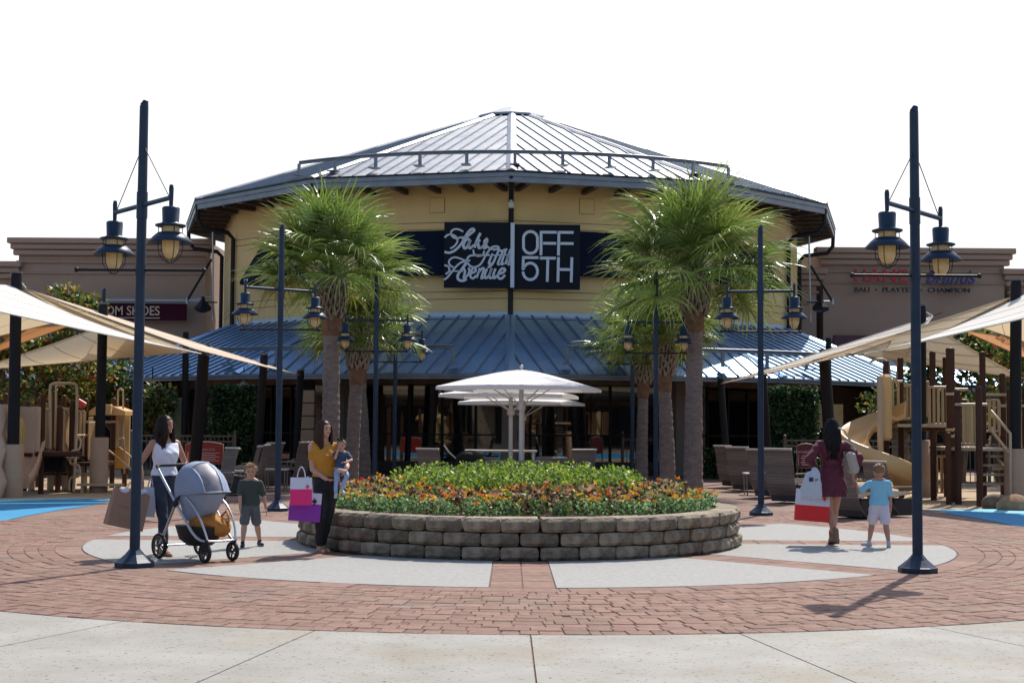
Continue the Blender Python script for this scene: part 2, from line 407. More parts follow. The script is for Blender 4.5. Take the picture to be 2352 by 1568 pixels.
# ================================================================ round planter
planter = thing('round_planter', 'round raised planter of three courses of tumbled grey-brown concrete blocks, bedded with flowers', 'planter', PC)
def blockmesh(w_, h, d, seed):
    r_ = random.Random(seed); nx, nz = 7, 5
    mb = MB(); G_ = {}
    vs = []; front = {}
    for iz in range(nz):
        for ix in range(nx):
            u = ix / (nx - 1) * 2 - 1; t = iz / (nz - 1) * 2 - 1
            e = max(abs(u)**6, abs(t)**5)
            y = -d / 2 + 0.045 * e + r_.uniform(-.009, .009)
            sx = 1 - 0.06 * abs(t)**5 - .02; sz = 1 - 0.12 * abs(u)**8 - .03
            front[(ix, iz)] = len(vs); vs.append((u * w_ / 2 * sx + r_.uniform(-.002, .002), y, h / 2 + t * h / 2 * sz))
    fs = [(front[(i, j)], front[(i + 1, j)], front[(i + 1, j + 1)], front[(i, j + 1)]) for i in range(nx - 1) for j in range(nz - 1)]
    mb.add(vs, fs, False)
    bx = w_ / 2 * 0.90
    top0 = [V(vs[front[(i, nz - 1)]]) for i in range(nx)]; bot0 = [V(vs[front[(i, 0)]]) for i in range(nx)]
    topb = [V((bx * (i / (nx - 1) * 2 - 1), d / 2, h)) for i in range(nx)]; botb = [V((bx * (i / (nx - 1) * 2 - 1), d / 2, 0)) for i in range(nx)]
    mb.add(top0 + topb, [(i, i + 1, nx + i + 1, nx + i) for i in range(nx - 1)])
    mb.add(bot0 + botb, [(i + 1, i, nx + i, nx + i + 1) for i in range(nx - 1)])
    for sd, rev in ((0, True), (nx - 1, False)):
        col = [V(vs[front[(sd, j)]]) for j in range(nz)]; b0 = botb[sd]; b1 = topb[sd]
        back = [b0.lerp(b1, j / (nz - 1)) for j in range(nz)]
        f = [(j, j + 1, nz + j + 1, nz + j) for j in range(nz - 1)]
        mb.add(col + back, f if rev else [q[::-1] for q in f])
    return mb.mesh('block', M_block)
NB = 40
bm = [blockmesh(2 * math.pi * R1 / NB * 0.972, 0.160, 0.30, 11 + i) for i in range(4)]
bt = [blockmesh(2 * math.pi * R1 / NB * 0.972, 0.176, 0.33, 31 + i) for i in range(3)]
for c in range(3):
    for i in range(NB):
        a = 360 * (i + (0.5 if c % 2 else 0) + rnd.uniform(-.03, .03)) / NB
        rr_ = R1 - 0.15 - c * 0.012 + rnd.uniform(-.014, .014)
        o = link('block', rnd.choice(bt if c == 2 else bm), planter)
        o.location = (rr_ * math.sin(R(a)), -rr_ * math.cos(R(a)), TOP + c * 0.165); o.rotation_euler = (rnd.uniform(-.012, .012), rnd.uniform(-.012, .012), R(a) + rnd.uniform(-.04, .04))
g = MB(); n = 60
g.add([(0, 0, .52)] + [((R1 - .3) * math.cos(2 * math.pi * i / n), (R1 - .3) * math.sin(2 * math.pi * i / n), .47) for i in range(n)], [(0, 1 + i, 1 + (i + 1) % n) for i in range(n)], True)
g.build('soil', M_soil, planter)

# plants: numpy leaf scatter
def leaf_soup(name, centers, size, mats, mi, elong=1.7, up=0.5, seed=1, parent=None, kind='stuff', fold=0.25, label=None, cat=None):
    rs = np.random.RandomState(seed); n = len(centers)
    c = np.array(centers, dtype=float)
    d = rs.normal(size=(n, 3)); d[:, 2] = np.abs(d[:, 2]) * 0.6 + up * rs.rand(n); d /= np.linalg.norm(d, axis=1)[:, None]
    a = rs.normal(size=(n, 3)); s = np.cross(d, a); s /= np.linalg.norm(s, axis=1)[:, None]; nn = np.cross(d, s)
    L = (np.asarray(size) * rs.uniform(.7, 1.3, n))[:, None]; w_ = L / elong / 2
    p0 = c; p1 = c + d * L * .45 + s * w_ + nn * L * fold * .3; p2 = c + d * L; p3 = c + d * L * .45 - s * w_ + nn * L * fold * .3
    v = np.stack([p0, p1, p2, p3], 1).reshape(-1, 3)
    me = bpy.data.meshes.new(name); me.vertices.add(4 * n); me.vertices.foreach_set('co', v.ravel())
    me.loops.add(4 * n); me.loops.foreach_set('vertex_index', np.arange(4 * n, dtype=np.int32))
    me.polygons.add(n); me.polygons.foreach_set('loop_start', np.arange(n, dtype=np.int32) * 4); me.polygons.foreach_set('loop_total', np.full(n, 4, dtype=np.int32))
    for m in mats: me.materials.append(m)
    me.polygons.foreach_set('material_index', np.asarray(mi, dtype=np.int32)); me.update(calc_edges=True)
    o = link(name, me, parent, kind, label)
    if cat: o['category'] = cat
    return o
def leafm(name, c, t=0.35, isl=0.35, rough=0.45):
    return mat(name, c, rough, island=isl, trans=t, spec=0.4)
L_green = leafm('leaf_green', (0.11, 0.20, 0.035)); L_lime = leafm('leaf_lime', (0.29, 0.38, 0.045), .45); L_dark = leafm('leaf_dark', (0.03, 0.075, 0.03), .2)
L_bronze = leafm('leaf_bronze', (0.07, 0.035, 0.022)); L_tan = leafm('leaf_copper', (0.42, 0.25, 0.15)); L_grey = leafm('leaf_blue_green', (0.24, 0.38, 0.18), .45)
F_or = leafm('petal_orange', (0.75, 0.24, 0.02), .3, .2, .6); F_ye = leafm('petal_yellow', (0.80, 0.48, 0.02), .3, .2, .6); F_re = leafm('petal_red', (0.55, 0.02, 0.03), .3, .2, .6)
def plant_bed(name, label, cat, spots, hfun, nleaf, size, mats, probs, flower=None, seed=3, spread=.17):
    rs = np.random.RandomState(seed); C = []; MI = []; S = []
    for (x, y) in spots:
        h = hfun(x, y) * rs.uniform(.85, 1.15); z0 = .46
        k = int(nleaf * rs.uniform(.8, 1.2))
        u = rs.normal(size=(k, 3)); u /= np.linalg.norm(u, axis=1)[:, None]; u *= (rs.rand(k) ** .33)[:, None]
        u[:, 2] = u[:, 2] * .5 + .5
        C.append(np.c_[PC.x + x + u[:, 0] * spread, PC.y + y + u[:, 1] * spread, z0 + u[:, 2] * h]); MI.append(rs.choice(len(mats), k, p=probs)); S.append(np.full(k, size))
        if flower:
            kf = rs.poisson(flower[1]); 
            for _ in range(kf):
                a = rs.rand() * 6.28; r_ = spread * rs.rand() ** .5; cx, cy, cz = PC.x + x + r_ * math.cos(a), PC.y + y + r_ * math.sin(a), z0 + h * rs.uniform(.8, 1.08)
                fi = len(mats) + rs.choice(len(flower[0]), p=flower[2])
                C.append(np.array([[cx, cy, cz]] * 8) + rs.normal(size=(8, 3)) * .006); MI.append(np.full(8, fi)); S.append(np.full(8, flower[3]))
    C = np.concatenate(C); MI = np.concatenate(MI); S = np.concatenate(S)
    return leaf_soup(name, C, S, mats + (flower[0] if flower else []), MI, 1.6, .5, seed, label=label, cat=cat)
def spots(cond, step, seed):
    r_ = random.Random(seed); o = []; y = -3
    while y < 3:
        x = -3
        while x < 3:
            xx, yy = x + r_.uniform(-.4, .4) * step, y + r_.uniform(-.4, .4) * step
            if math.hypot(xx, yy) < R1 - .42 and cond(xx, yy): o.append((xx, yy))
            x += step
        y += step
    return o
isback = lambda x, y: (x / 1.78) ** 2 + ((y - .35) / 1.45) ** 2 < 1
dome = lambda x, y: .63 - .12 * (x * x + (y - .3) ** 2) / 3
plant_bed('green_shrubbery', 'dense mound of yellow-green and mid green leafy shrubs filling the middle of the round planter', 'shrubs', spots(isback, .2, 5), dome, 130, .055, [L_green, L_lime, L_dark], [.38, .56, .06], None, 5, .17)
isfront = lambda x, y: (not isback(x, y)) and math.hypot(x, y) > 2.32 
ismid = lambda x, y: (not isback(x, y)) and math.hypot(x, y) <= 2.36
plant_bed('bronze_begonias', 'ring of bronze and copper leaved plants with orange blooms between green shrubs and marigolds', 'flowers', spots(ismid, .2, 8), lambda x, y: .36 + .03 * math.sin(3 * x), 55, .075, [L_bronze, L_tan, L_lime, L_green], [.40, .33, .14, .13], ([F_or, F_re, F_ye], .8, [.60, .05, .35], .042), 8, .15)
plant_bed('marigolds', 'outer ring of blue-green foliage dotted with orange and yellow marigolds inside the block wall', 'flowers', spots(isfront, .2, 9), lambda x, y: .26, 95, .045, [L_grey, L_green, L_dark], [.6, .35, .05], ([F_or, F_ye, F_re], 1.7, [.5, .49, .01], .042), 9, .12)
# ================================================================ the round store
BC = V((0.0, 58.9, 0))
M_yel = mat('yellow_siding', (0.61, 0.42, 0.185), 0.85, col2=(0.64, 0.45, 0.205), ns=0.6, dirt=(0.52, 0.355, 0.16), ds=0.35, bump=0.08, bs=40)
M_groove = mat('wall_groove', (0.22, 0.15, 0.07), 0.9)
M_roof = mat('metal_roof', (0.25, 0.44, 0.67), 0.37, 0.85, col2=(0.31, 0.50, 0.73), ns=1.3, dirt=(0.18, 0.33, 0.52), ds=0.9, rand=0.06, bump=0.03, bs=5)  # blue of the reflected sky is put into this base colour
M_roofU = mat('metal_roof_weathered', (0.33, 0.335, 0.345), 0.48, 0.7, col2=(0.42, 0.415, 0.41), ns=0.9, dirt=(0.25, 0.25, 0.26), ds=1.1, rand=0.08, bump=0.04, bs=5)
M_seam = mat('roof_seam', (0.13, 0.17, 0.22), 0.5, 0.5)
M_fascia = mat('grey_fascia', (0.14, 0.165, 0.20), 0.5, 0.2, col2=(0.19, 0.215, 0.25), ns=2)
M_wood = mat('dark_rafter', (0.05, 0.03, 0.02), 0.8, col2=(0.09, 0.05, 0.03), ns=5)
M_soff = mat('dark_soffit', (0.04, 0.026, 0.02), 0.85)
M_beam = mat('eave_beam', (0.20, 0.14, 0.11), 0.8, col2=(0.13, 0.085, 0.065), ns=2, bump=.3, bs=10)
M_frame = mat('store_frame', (0.008, 0.008, 0.010), 0.5, spec=.2)
M_awn = mat('navy_awning', (0.006, 0.011, 0.026), 0.8, spec=.1, bump=.1, bs=120)
store = thing('round_store', 'big round yellow store with blue-grey metal roofs, dark glazed ground floor and black sign panels', 'store', BC)
NF = 12; HA = R(15); SEL = range(-4, 4)       # facets looking our way
def fmat(k):   # facet frame: +Y outward, X tangent
    a = R(30 * k + 15)   # direction angle from -Y (towards camera)
    out = V((math.sin(a), -math.cos(a), 0)); tan = V((math.cos(a), math.sin(a), 0))
    M = Matrix.Identity(4); M.col[0][:3] = tan; M.col[1][:3] = -out; M.col[2][:3] = (0, 0, 1)
    return M          # local: x tangent (to the photo's right), -y outward
C15, T15 = math.cos(HA), math.tan(HA)
def rad(Rv): return Rv * C15
def roof(name, Ro, zo, Ri, zi, pw, m):
    root = link(name, None, store)
    ao = rad(Ro); ai = rad(Ri) if Ri > 0 else 0.0
    def zz(r_): return zo + (zi - zo) * (ao - r_) / (ao - ai)
    half = ao * T15; n = round(2 * half / pw); pw = 2 * half / n; meshes = []
    for i in range(n):
        s0 = -half + i * pw; s1 = s0 + pw; mb = MB()
        i0 = max(abs(s0) / T15, ai); i1 = max(abs(s1) / T15, ai)
        pts = [(s0, -ao), (s1, -ao), (s1, -i1)]
        for q in (ai * T15, -ai * T15):
            if s0 < q < s1 and ai > 0: pts.append((q, -ai))
        if ai == 0 and s0 < 0 < s1 and abs(s0) > 1e-6 and abs(s1) > 1e-6: pts.append((0, 0))
        pts.append((s0, -i0)); ded = []
        for p in pts:
            if not ded or (abs(p[0] - ded[-1][0]) > 1e-4 or abs(p[1] - ded[-1][1]) > 1e-4): ded.append(p)
        vs = [(x, y, zz(-y)) for x, y in ded]
        mb.add(vs, [tuple(range(len(vs)))])
        if i < n - 1 and ao - i1 > .1:     # standing seam on the right edge
            mb.mi = 1; hh, ww = 0.05, 0.022
            a = V((s1, -ao - .02, zz(ao + .02))); b = V((s1, -i1, zz(i1)))
            q = [a + V((-ww, 0, .001)), a + V((ww, 0, .001)), a + V((ww, 0, hh)), a + V((-ww, 0, hh))]; q2 = [p + (b - a) for p in q]
            mb.add(q + q2, [(0, 1, 2, 3), (7, 6, 5, 4), (1, 5, 6, 2), (3, 2, 6, 7), (0, 3, 7, 4)])
        meshes.append(mb.mesh('roof_panel', [m, M_seam]))
    for k in SEL:
        for me in meshes:
            o = link('roof_panel', me, root); o.matrix_local = fmat(k)
    mb = MB()      # rest of the roof behind, plus hip caps and gutter
    for k in range(NF):
        if k - 12 in SEL or k in SEL: continue
        M = fmat(k); mb.add([(-half, -ao, zo), (half, -ao, zo), (ai * T15, -ai, zi), (-ai * T15, -ai, zi)], [(0, 1, 2, 3)], False, M)
    mb.build('roof_back', m, root)
    for k in range(-3, 4):
        a = R(30 * k); d = V((math.sin(a), -math.cos(a), 0)); t = V((d.y, -d.x, 0)) * -1
        p0 = d * (Ro + .02) + V((0, 0, zo + .03)); p1 = d * (Ri + .02) + V((0, 0, zi + .03)); mb = MB()
        sd = (p1 - p0).normalized(); up = t.cross(sd); up = up if up.z > 0 else -up; hw = 0.16
        vs = []
        for p in (p0, p1): vs += [p - t * hw - up * .02, p - t * .03 + up * .05, p + t * .03 + up * .05, p + t * hw - up * .02]
        mb.add(vs, [(0, 1, 5, 4), (1, 2, 6, 5), (2, 3, 7, 6), (0, 3, 2, 1)])
        mb.build('hip_cap', m, root)
    return root
RU, ZU = 13.15, 9.62
up = roof('upper_roof', RU, ZU, 0, 14.42, 0.47, M_roofU)
RL, ZL = 16.75, 3.09
RW, ZW = 11.62, 5.12
lo = roof('lower_roof', RL, ZL, RW, ZW + .02, 0.50, M_roof)
# cap at the apex
mb = MB(); mb.lathe([(1.55, 13.93), (1.5, 14.02), (.35, 14.44), (0.02, 14.52)], 12, smooth=False, a0=R(0)); mb.build('apex_cap', M_roofU, up)
# lip where the drum meets the lower roof, fascia and gutter, soffits
def facets(name, mfun, mats, parent=store, sel=SEL, **kw):
    for k in sel:
        mb = MB(); mfun(mb, k); mb.v = [tuple(fmat(k) @ V(p)) for p in mb.v]; mb.build(name, mats, parent, **kw)
def wall_band(z0, z1, Rv, th=.3, inset=0.0):
    def f(mb, k):
        a = rad(Rv) - inset; h = a * T15
        mb.add([(-h, -a, z0), (h, -a, z0), (h, -a, z1), (-h, -a, z1), (-h, -a + th, z0), (h, -a + th, z0), (h, -a + th, z1), (-h, -a + th, z1)],
               [(0, 1, 2, 3), (3, 2, 6, 7), (1, 0, 4, 5), (5, 4, 7, 6)])
    return f
zs = [4.6, 5.70, 5.94, 8.02, 8.24, 9.62]
for a, b in zip(zs, zs[1:]): facets('wall', wall_band(a + .012, b - .012, RW), M_yel)
facets('wall_core', wall_band(4.6, 9.6, RW, .2, .03), M_groove, sel=range(-4, 4))
mb = MB()
for k in range(NF):
    if not (k in SEL or k - 12 in SEL):
        a = rad(RW); h = a * T15; mb.add([(-h, -a, 0), (h, -a, 0), (h, -a, 9.6), (-h, -a, 9.6)], [(0, 1, 2, 3)], False, fmat(k))
mb.build('rear_wall', M_yel, store)
def f_fascia(Rv, z1, h, dep=.12):
    def f(mb, k):
        a = rad(Rv); t = (a) * T15
        prof = [(a, z1), (a + .03, z1 - .01), (a + .03, z1 - h * .42), (a - .01, z1 - h * .48), (a - .01, z1 - h), (a - dep, z1 - h), (a - dep, z1)]
        vs = []
        for s in (-1, 1): vs += [(s * r_ * T15, -r_, z) for r_, z in prof]
        n = len(prof); mb.add(vs, [(i, n + i, n + (i + 1) % n, (i + 1) % n) for i in range(n)])
    return f
facets('fascia', f_fascia(RU, ZU - .04, .32), M_fascia)
facets('fascia', f_fascia(RL, ZL - .01, .15, .06), M_fascia)
def f_eave_line(mb, k):
    a = rad(RU) + .05; h = a * T15; mb.add([(-h, -a, ZU - .04), (h, -a, ZU - .04), (h, -a, ZU + .012), (-h, -a, ZU + .012), (-h, -a + .15, ZU + .03), (h, -a + .15, ZU + .03)], [(0, 1, 2, 3), (3, 2, 5, 4)])
facets('roof_edge', f_eave_line, M_black)
def f_soff(Rv, Ri, z0, z1):
    def f(mb, k):
        a = rad(Rv) - .1; b = rad(Ri); mb.add([(-a * T15, -a, z0), (a * T15, -a, z0), (b * T15, -b, z1), (-b * T15, -b, z1)], [(3, 2, 1, 0)])
    return f
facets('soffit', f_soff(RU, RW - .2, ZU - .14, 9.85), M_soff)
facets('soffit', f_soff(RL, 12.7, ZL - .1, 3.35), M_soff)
# rafter tails
rm = MB(); rm.box((0, -.6, 0), (.16, 1.35, .18), bev=.015)
rmesh = rm.mesh('rafter', M_wood)
for k in range(-3, 3):
    a = rad(RU) - .75; h = rad(RU) * T15
    for i in range(6):
        x = -h + (i + .5) * 2 * h / 6
        o = link('rafter', rmesh, store); o.matrix_local = fmat(k) @ Matrix.Translation((x, -a + .55, 9.27))
# downpipes
for k in range(-3, 4):
    a = R(30 * k); d = V((math.sin(a), -math.cos(a), 0)); mb = MB()
    def dp(r_, z): return d * r_ + V((0, 0, z))
    if k in (0,): mb.tube([dp(RU - .05, 9.5), dp(RU - .12, 9.2), dp(RW + .2, 8.95), dp(RW + .08, 8.8), dp(RW + .08, 5.1)], .085, 8)
    else: mb.tube([dp(RU - .05, 9.5), dp(RU - .08, 8.9), dp(RU - .3, 8.62), dp(RW + .3, 8.5), dp(RW + .1, 8.3), dp(RW + .1, 5.1)], .08, 8)
    mb.build('downpipe', M_black, store)
# snow-guard rails
def rail(name, Rr, z, hh, d0, d1, step, px=None):
    root = link(name, None, store)
    def P(deg, zz): a = R(deg); return V((Rr * math.sin(a), -Rr * math.cos(a), zz))
    k = int((d1 - d0) / 2) + 1; mb = MB()
    pts = [P(d0 + (d1 - d0) * i / k, z + hh) for i in range(k + 1)]
    for dz, w_ in ((0, .035), (.07, .03)):
        mb.tube([p + V((0, 0, dz)) for p in pts], w_, 4)
    for a, b in zip(pts, pts[1:]): mb.add([a + V((0, 0, -.03)), b + V((0, 0, -.03)), b + V((0, 0, .09)), a + V((0, 0, .09))], [(0, 1, 2, 3)])
    mb.build('rail', M_fascia, root)
    a = d0
    pm = MB(); pm.box((0, 0, hh / 2), (.11, .05, hh)); pm.box((0, -.1, .02), (.3, .35, .03)); me = pm.mesh('rail_post', M_fascia)
    while a <= d1 + .01:
        o = link('rail_post', me, root); o.location = P(a, z); o.rotation_euler = (0, 0, R(a)); a += step
    return root
rail('roof_rail', 12.35, 9.62 + (RU - 12.35) * C15 * .378, .42, -35.5, 36.5, 7.2)
rail('lower_rail', 16.05, 3.09 + .7 * .41, .48, -40, -6, 6.8)
rail('lower_rail', 16.05, 3.09 + .7 * .41, .48, 6, 41, 5.9)
# flashing band at the foot of the drum
def f_flash(mb, k):
    a = rad(RW) + .04; h = a * T15
    mb.add([(-h, -a, ZW), (h, -a, ZW), (h, -a, ZW + .16), (-h, -a, ZW + .16), (-h - .08, -a - .25, ZW - .08), (h + .08, -a - .25, ZW - .08)], [(0, 1, 2, 3), (4, 5, 1, 0)])
facets('flashing', f_flash, mat('pale_flashing', (.38, .44, .50), .45, .3))
# upper windows under navy awnings
def f_awn(mb, k):
    a = rad(RW); x0, x1 = -1.33, 1.33; zt, zb, d = 7.98, 6.45, (.95 if abs(k + .5) > 1 else .35)
    vs = [(x0, -a - .02, zt), (x1, -a - .02, zt), (x1, -a - d, zb + .12), (x0, -a - d, zb + .12), (x1, -a - d, zb), (x0, -a - d, zb), (x0, -a - .02, zb), (x1, -a - .02, zb)]
    mb.add(vs, [(0, 3, 2, 1), (3, 5, 4, 2), (0, 6, 5, 3), (1, 2, 4, 7)])
facets('awning', f_awn, M_awn, sel=(-2, -1, 0, 1))
for k in (-2, 1):     # small pale badge on the awning's valance
    mb = MB(); a = rad(RW); mb.box((-.95 if k < 0 else .95, -a - .957, 6.58), (.22, .01, .09)); mb.v = [tuple(fmat(k) @ V(p)) for p in mb.v]
    mb.build('awning_badge', mat('pale_badge', (.6, .65, .7), .6), store)
# square hatches
for k in (-1, 0):
    mb = MB(); a = rad(RW)
    x = {-1: .48, 0: -.42}[k]; mb.box((x, -a - .01, 8.82), (.52, .02, .52)); mb.v = [tuple(fmat(k) @ V(p)) for p in mb.v]; h = mb.build('wall_hatch', M_groove, store)
    mb = MB(); mb.box((x, -a - .02, 8.82), (.49, .02, .49)); mb.v = [tuple(fmat(k) @ V(p)) for p in mb.v]; mb.build('hatch_panel', M_yel, h)
mb = MB(); mb.box((0, -RW - .2, 8.72), (.2, .16, .2), bev=.03); mb.cyl((0, -RW - .2, 8.8), (0, -RW - .2, 8.93), .05); mb.build('camera_box', mat('pale_box', (.5, .5, .48), .6), store)
# ---------------------------------------------------------------- ground floor
RS = 12.9
aS = rad(RS); hS = aS * T15
M_pane = glassmat('store_glass', (.62, .70, .70), 1.0, .02, .8)
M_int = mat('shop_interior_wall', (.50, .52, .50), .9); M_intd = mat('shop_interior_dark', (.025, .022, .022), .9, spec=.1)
M_red = mat('poster_red', (.16, .012, .02), .7); M_kick = mat('kick_plate', (.012, .012, .014), .5)
pane_w = 2 * hS / 6
panem = MB(); panem.box((0, 0, 0), (pane_w - .07, .012, 1)); 
def frame_bar(mb, x0, x1, z0, z1, y=-aS, d=.09): mb.box(((x0 + x1) / 2, y, (z0 + z1) / 2), (x1 - x0, d, z1 - z0))
solid = {-4: True, -3: True}
for k in SEL:
    M = fmat(k); glz = k in (-1, 0, -2, 1)
    def addp(mb, name, m, parent=store, **kw):
        mb.v = [tuple(M @ V(p)) for p in mb.v]; return mb.build(name, m, parent, **kw)
    mb = MB(); mb.box((0, -aS + .1, 3.12), (2 * hS - .01, .32, .5)); addp(mb, 'header_beam', M_beam)
    mb = MB(); mb.box((0, -aS + .12, 3.4), (2 * hS - .4, .2, .08)); addp(mb, 'ledge', M_soff)
    if glz:
        lo_, hi_ = (.42, 2.87)
        fr = link('window', None, store)
        mb = MB()
        for i in range(7): x = -hS + i * pane_w; frame_bar(mb, x - .035, x + .035, lo_, hi_)
        addp(mb, 'mullions', M_frame, fr)
        mb = MB(); frame_bar(mb, -hS, hS, 1.25, 1.30, -aS, .07); addp(mb, 'transom', M_frame, fr)
        mb = MB(); frame_bar(mb, -hS, hS, .0, .42, -aS + .02, .12); addp(mb, 'kick_plate', M_kick, fr)
        for i in range(6):
            x = -hS + (i + .5) * pane_w
            for z0, z1 in ((.42, 1.25), (1.30, 2.87)):
                mb = MB(); mb.box((x, -aS + .01, (z0 + z1) / 2), (pane_w - .07, .01, z1 - z0)); addp(mb, 'pane', M_pane, fr)
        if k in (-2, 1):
            mb = MB(); mb.box((0, -aS + .9, 1.6), (2 * hS - .5, .05, 3.0)); addp(mb, 'dim_interior_sheet', M_intd)  # added dark sheet standing in for the dim interior behind these panes
    else:
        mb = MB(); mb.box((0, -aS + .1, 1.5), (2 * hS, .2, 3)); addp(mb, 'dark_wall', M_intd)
# interior: floor, curved back wall, ceiling
n = 24
mb = MB(); mb.lathe([(8.6, .05), (8.6, 3.3)], 24); mb.build('inner_wall', M_int, store)
mb = MB(); mb.lathe([(8.6, .06), (12.75, .06)], 24); mb.build('shop_floor', mat('shop_floor', (.25, .22, .2), .4), store)
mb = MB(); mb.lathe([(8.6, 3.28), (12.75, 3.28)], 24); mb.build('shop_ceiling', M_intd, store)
# stucco column at the front corner
def col_at(deg, w_, m, Rr=RS + .12, z1=3.0, name='column', d=.45):
    mb = MB(); mb.box((0, 0, z1 / 2), (w_, d, z1), bev=.02); a = R(deg)
    mb.v = [(x * math.cos(a) - y * math.sin(a) + Rr * math.sin(a), x * math.sin(a) + y * math.cos(a) - Rr * math.cos(a), z) for x, y, z in mb.v]
    mb.build(name, m, store)
M_stuc = mat('grey_stucco', (.24, .21, .19), .9, bump=.2, bs=50)
col_at(0, .50, M_stuc)
for dg in (-24.5, 24.5): col_at(dg, .34, M_stuc)
# posters and displays behind the glass
def inside(name, deg, r_, w_, h, z, m, d=.03, parent=store):
    a = R(deg); mb = MB(); mb.box((0, 0, 0), (w_, d, h))
    mb.v = [(x * math.cos(a) - y * math.sin(a) + r_ * math.sin(a), x * math.sin(a) + y * math.cos(a) - r_ * math.cos(a), zz + z) for x, y, zz in mb.v]
    return mb.build(name, m, parent)
def text(body, size, m, parent, M, ext=.01, name='lettering', align='CENTER', spacing=1.0, offset=0.0, shear=0, split=False):
    c = bpy.data.curves.new(name, 'FONT'); c.body = body; c.size = size; c.extrude = ext; c.align_x = align; c.align_y = 'CENTER'
    c.space_character = spacing; c.offset = offset; c.shear = shear; c.materials.append(m)
    o = bpy.data.objects.new(name, c); COL.objects.link(o)
    bpy.context.view_layer.update(); dg = bpy.context.evaluated_depsgraph_get()
    me = bpy.data.meshes.new_from_object(o.evaluated_get(dg)); bpy.data.objects.remove(o); bpy.data.curves.remove(c)
    if not split: q = link(name, me, parent); q.matrix_local = M; return q
    par = list(range(len(me.vertices)))
    def find(a):
        while par[a] != a: par[a] = par[par[a]]; a = par[a]
        return a
    for e in me.edges: par[find(e.vertices[0])] = find(e.vertices[1])
    isl = {}
    for pg in me.polygons: isl.setdefault(find(pg.vertices[0]), []).append(tuple(pg.vertices))
    for fs in isl.values():
        ids = sorted({i for f in fs for i in f}); mp = {i: k for k, i in enumerate(ids)}; mb = MB()
        mb.add([me.vertices[i].co[:] for i in ids], [tuple(mp[i] for i in f) for f in fs]); q = mb.build('letter', m, parent); q.matrix_local = M
def upright(loc, deg=0.0):     # text standing up, facing the camera side
    return Matrix.Translation(loc) @ Matrix.Rotation(R(deg), 4, 'Z') @ Matrix.Rotation(R(90), 4, 'X')
M_ptxt = mat('poster_print', (.30, .05, .07), .7); M_wtxt = mat('white_print', (.4, .35, .35), .7)
def poster(name, label, deg, r_, w_, h, z, lines):
    a = R(deg); p = BC + V((r_ * math.sin(a), -r_ * math.cos(a), 0))
    t = thing(name, label, 'poster', p, a); mb = MB(); mb.box((0, 0, z), (w_, .02, h)); mb.build('sheet', M_red, t)
    for (s, sz, dz, mm) in lines: text(s, sz, mm, t, upright((0, -.02, z + dz)), .002)
poster('window_poster', 'dark red sale poster behind the shop glass on the black pram side of the umbrellas', -8.9, 12.2, .62, 1.3, 1.85, [('50%', .3, .1, M_ptxt), ('OFF', .22, -.2, M_ptxt)])
poster('window_poster', 'dark maroon sale poster behind the window glass between umbrella edge and palm trunk', 9.6, 12.2, 1.0, 1.3, 1.75, [('50%', .32, .45, M_wtxt), ('OFF', .2, .1, M_ptxt)])
poster('window_poster', 'orange-brown hanging panel behind the window glass by the right palm trunks', 14.3, 12.3, .9, 1.5, 2.0, [])
poster('window_poster', 'dark window sheet printed 30 behind the glass between palm trunk and leaning post', 27.5, 12.3, .9, 1.9, 1.7, [('30', .34, 0, M_wtxt)])
for t_, c in ((-14.2, (.4, .14, .04)),):
    poster('window_poster', 'orange-brown hanging panel behind the glass of the bay behind the dark lamp posts', t_, 12.3, .9, 1.2, 2.2, [])
def mannequin(deg, r_, c, label):
    a = R(deg); p = BC + V((r_ * math.sin(a), -r_ * math.cos(a), .06)); t = thing('mannequin', label, 'mannequin', p, a + rnd.uniform(-.5, .5), 'mannequins behind the shop glass')
    mb = MB(); mb.box((0, 0, .1), (.7, .6, .2)); mb.build('plinth', M_int, t)
    mb = MB(); sk = mat('mannequin_white', (.55, .55, .53), .5)
    mb.ball((0, 0, 1.85), (.075, .09, .12)); mb.cyl((0, 0, 1.65), (0, 0, 1.78), .045, .04, 8)
    for s in (-1, 1):
        mb.tube([(s * .09, 0, 1.0), (s * .1, -.02, .65), (s * .1, 0, .25)], [.075, .055, .04], 8)
    mb.build('figure', sk, t)
    mb = MB(); mb.loft([[V((rx * math.cos(q * .628), ry * math.sin(q * .628), z)) for q in range(10)] for rx, ry, z in ((.19, .12, .85), (.15, .1, 1.2), (.14, .1, 1.3), (.19, .11, 1.55), (.17, .09, 1.64), (.05, .05, 1.68))])
    for s in (-1, 1): mb.tube([(s * .19, 0, 1.6), (s * .27, -.02, 1.35), (s * .23, -.12, 1.12)], [.05, .045, .03], 8)
    mb.build('outfit', c, t)
mannequin(-5.3, 12.1, mat('outfit_pale', (.5, .47, .42), .9), 'mannequin in a pale outfit behind the shop glass, beside the grey column')
mannequin(-4.2, 11.7, mat('outfit_dark', (.03, .03, .04), .9), 'mannequin in a dark outfit behind the shop glass, next to the pale one')
mannequin(4.2, 12.0, mat('outfit_black', (.02, .02, .02), .9), 'mannequin in black behind the shop glass, just past the pale umbrella pole')
mannequin(5.6, 11.6, mat('outfit_grey', (.2, .2, .2), .9), 'mannequin in grey behind the shop glass, second past the pale umbrella pole')
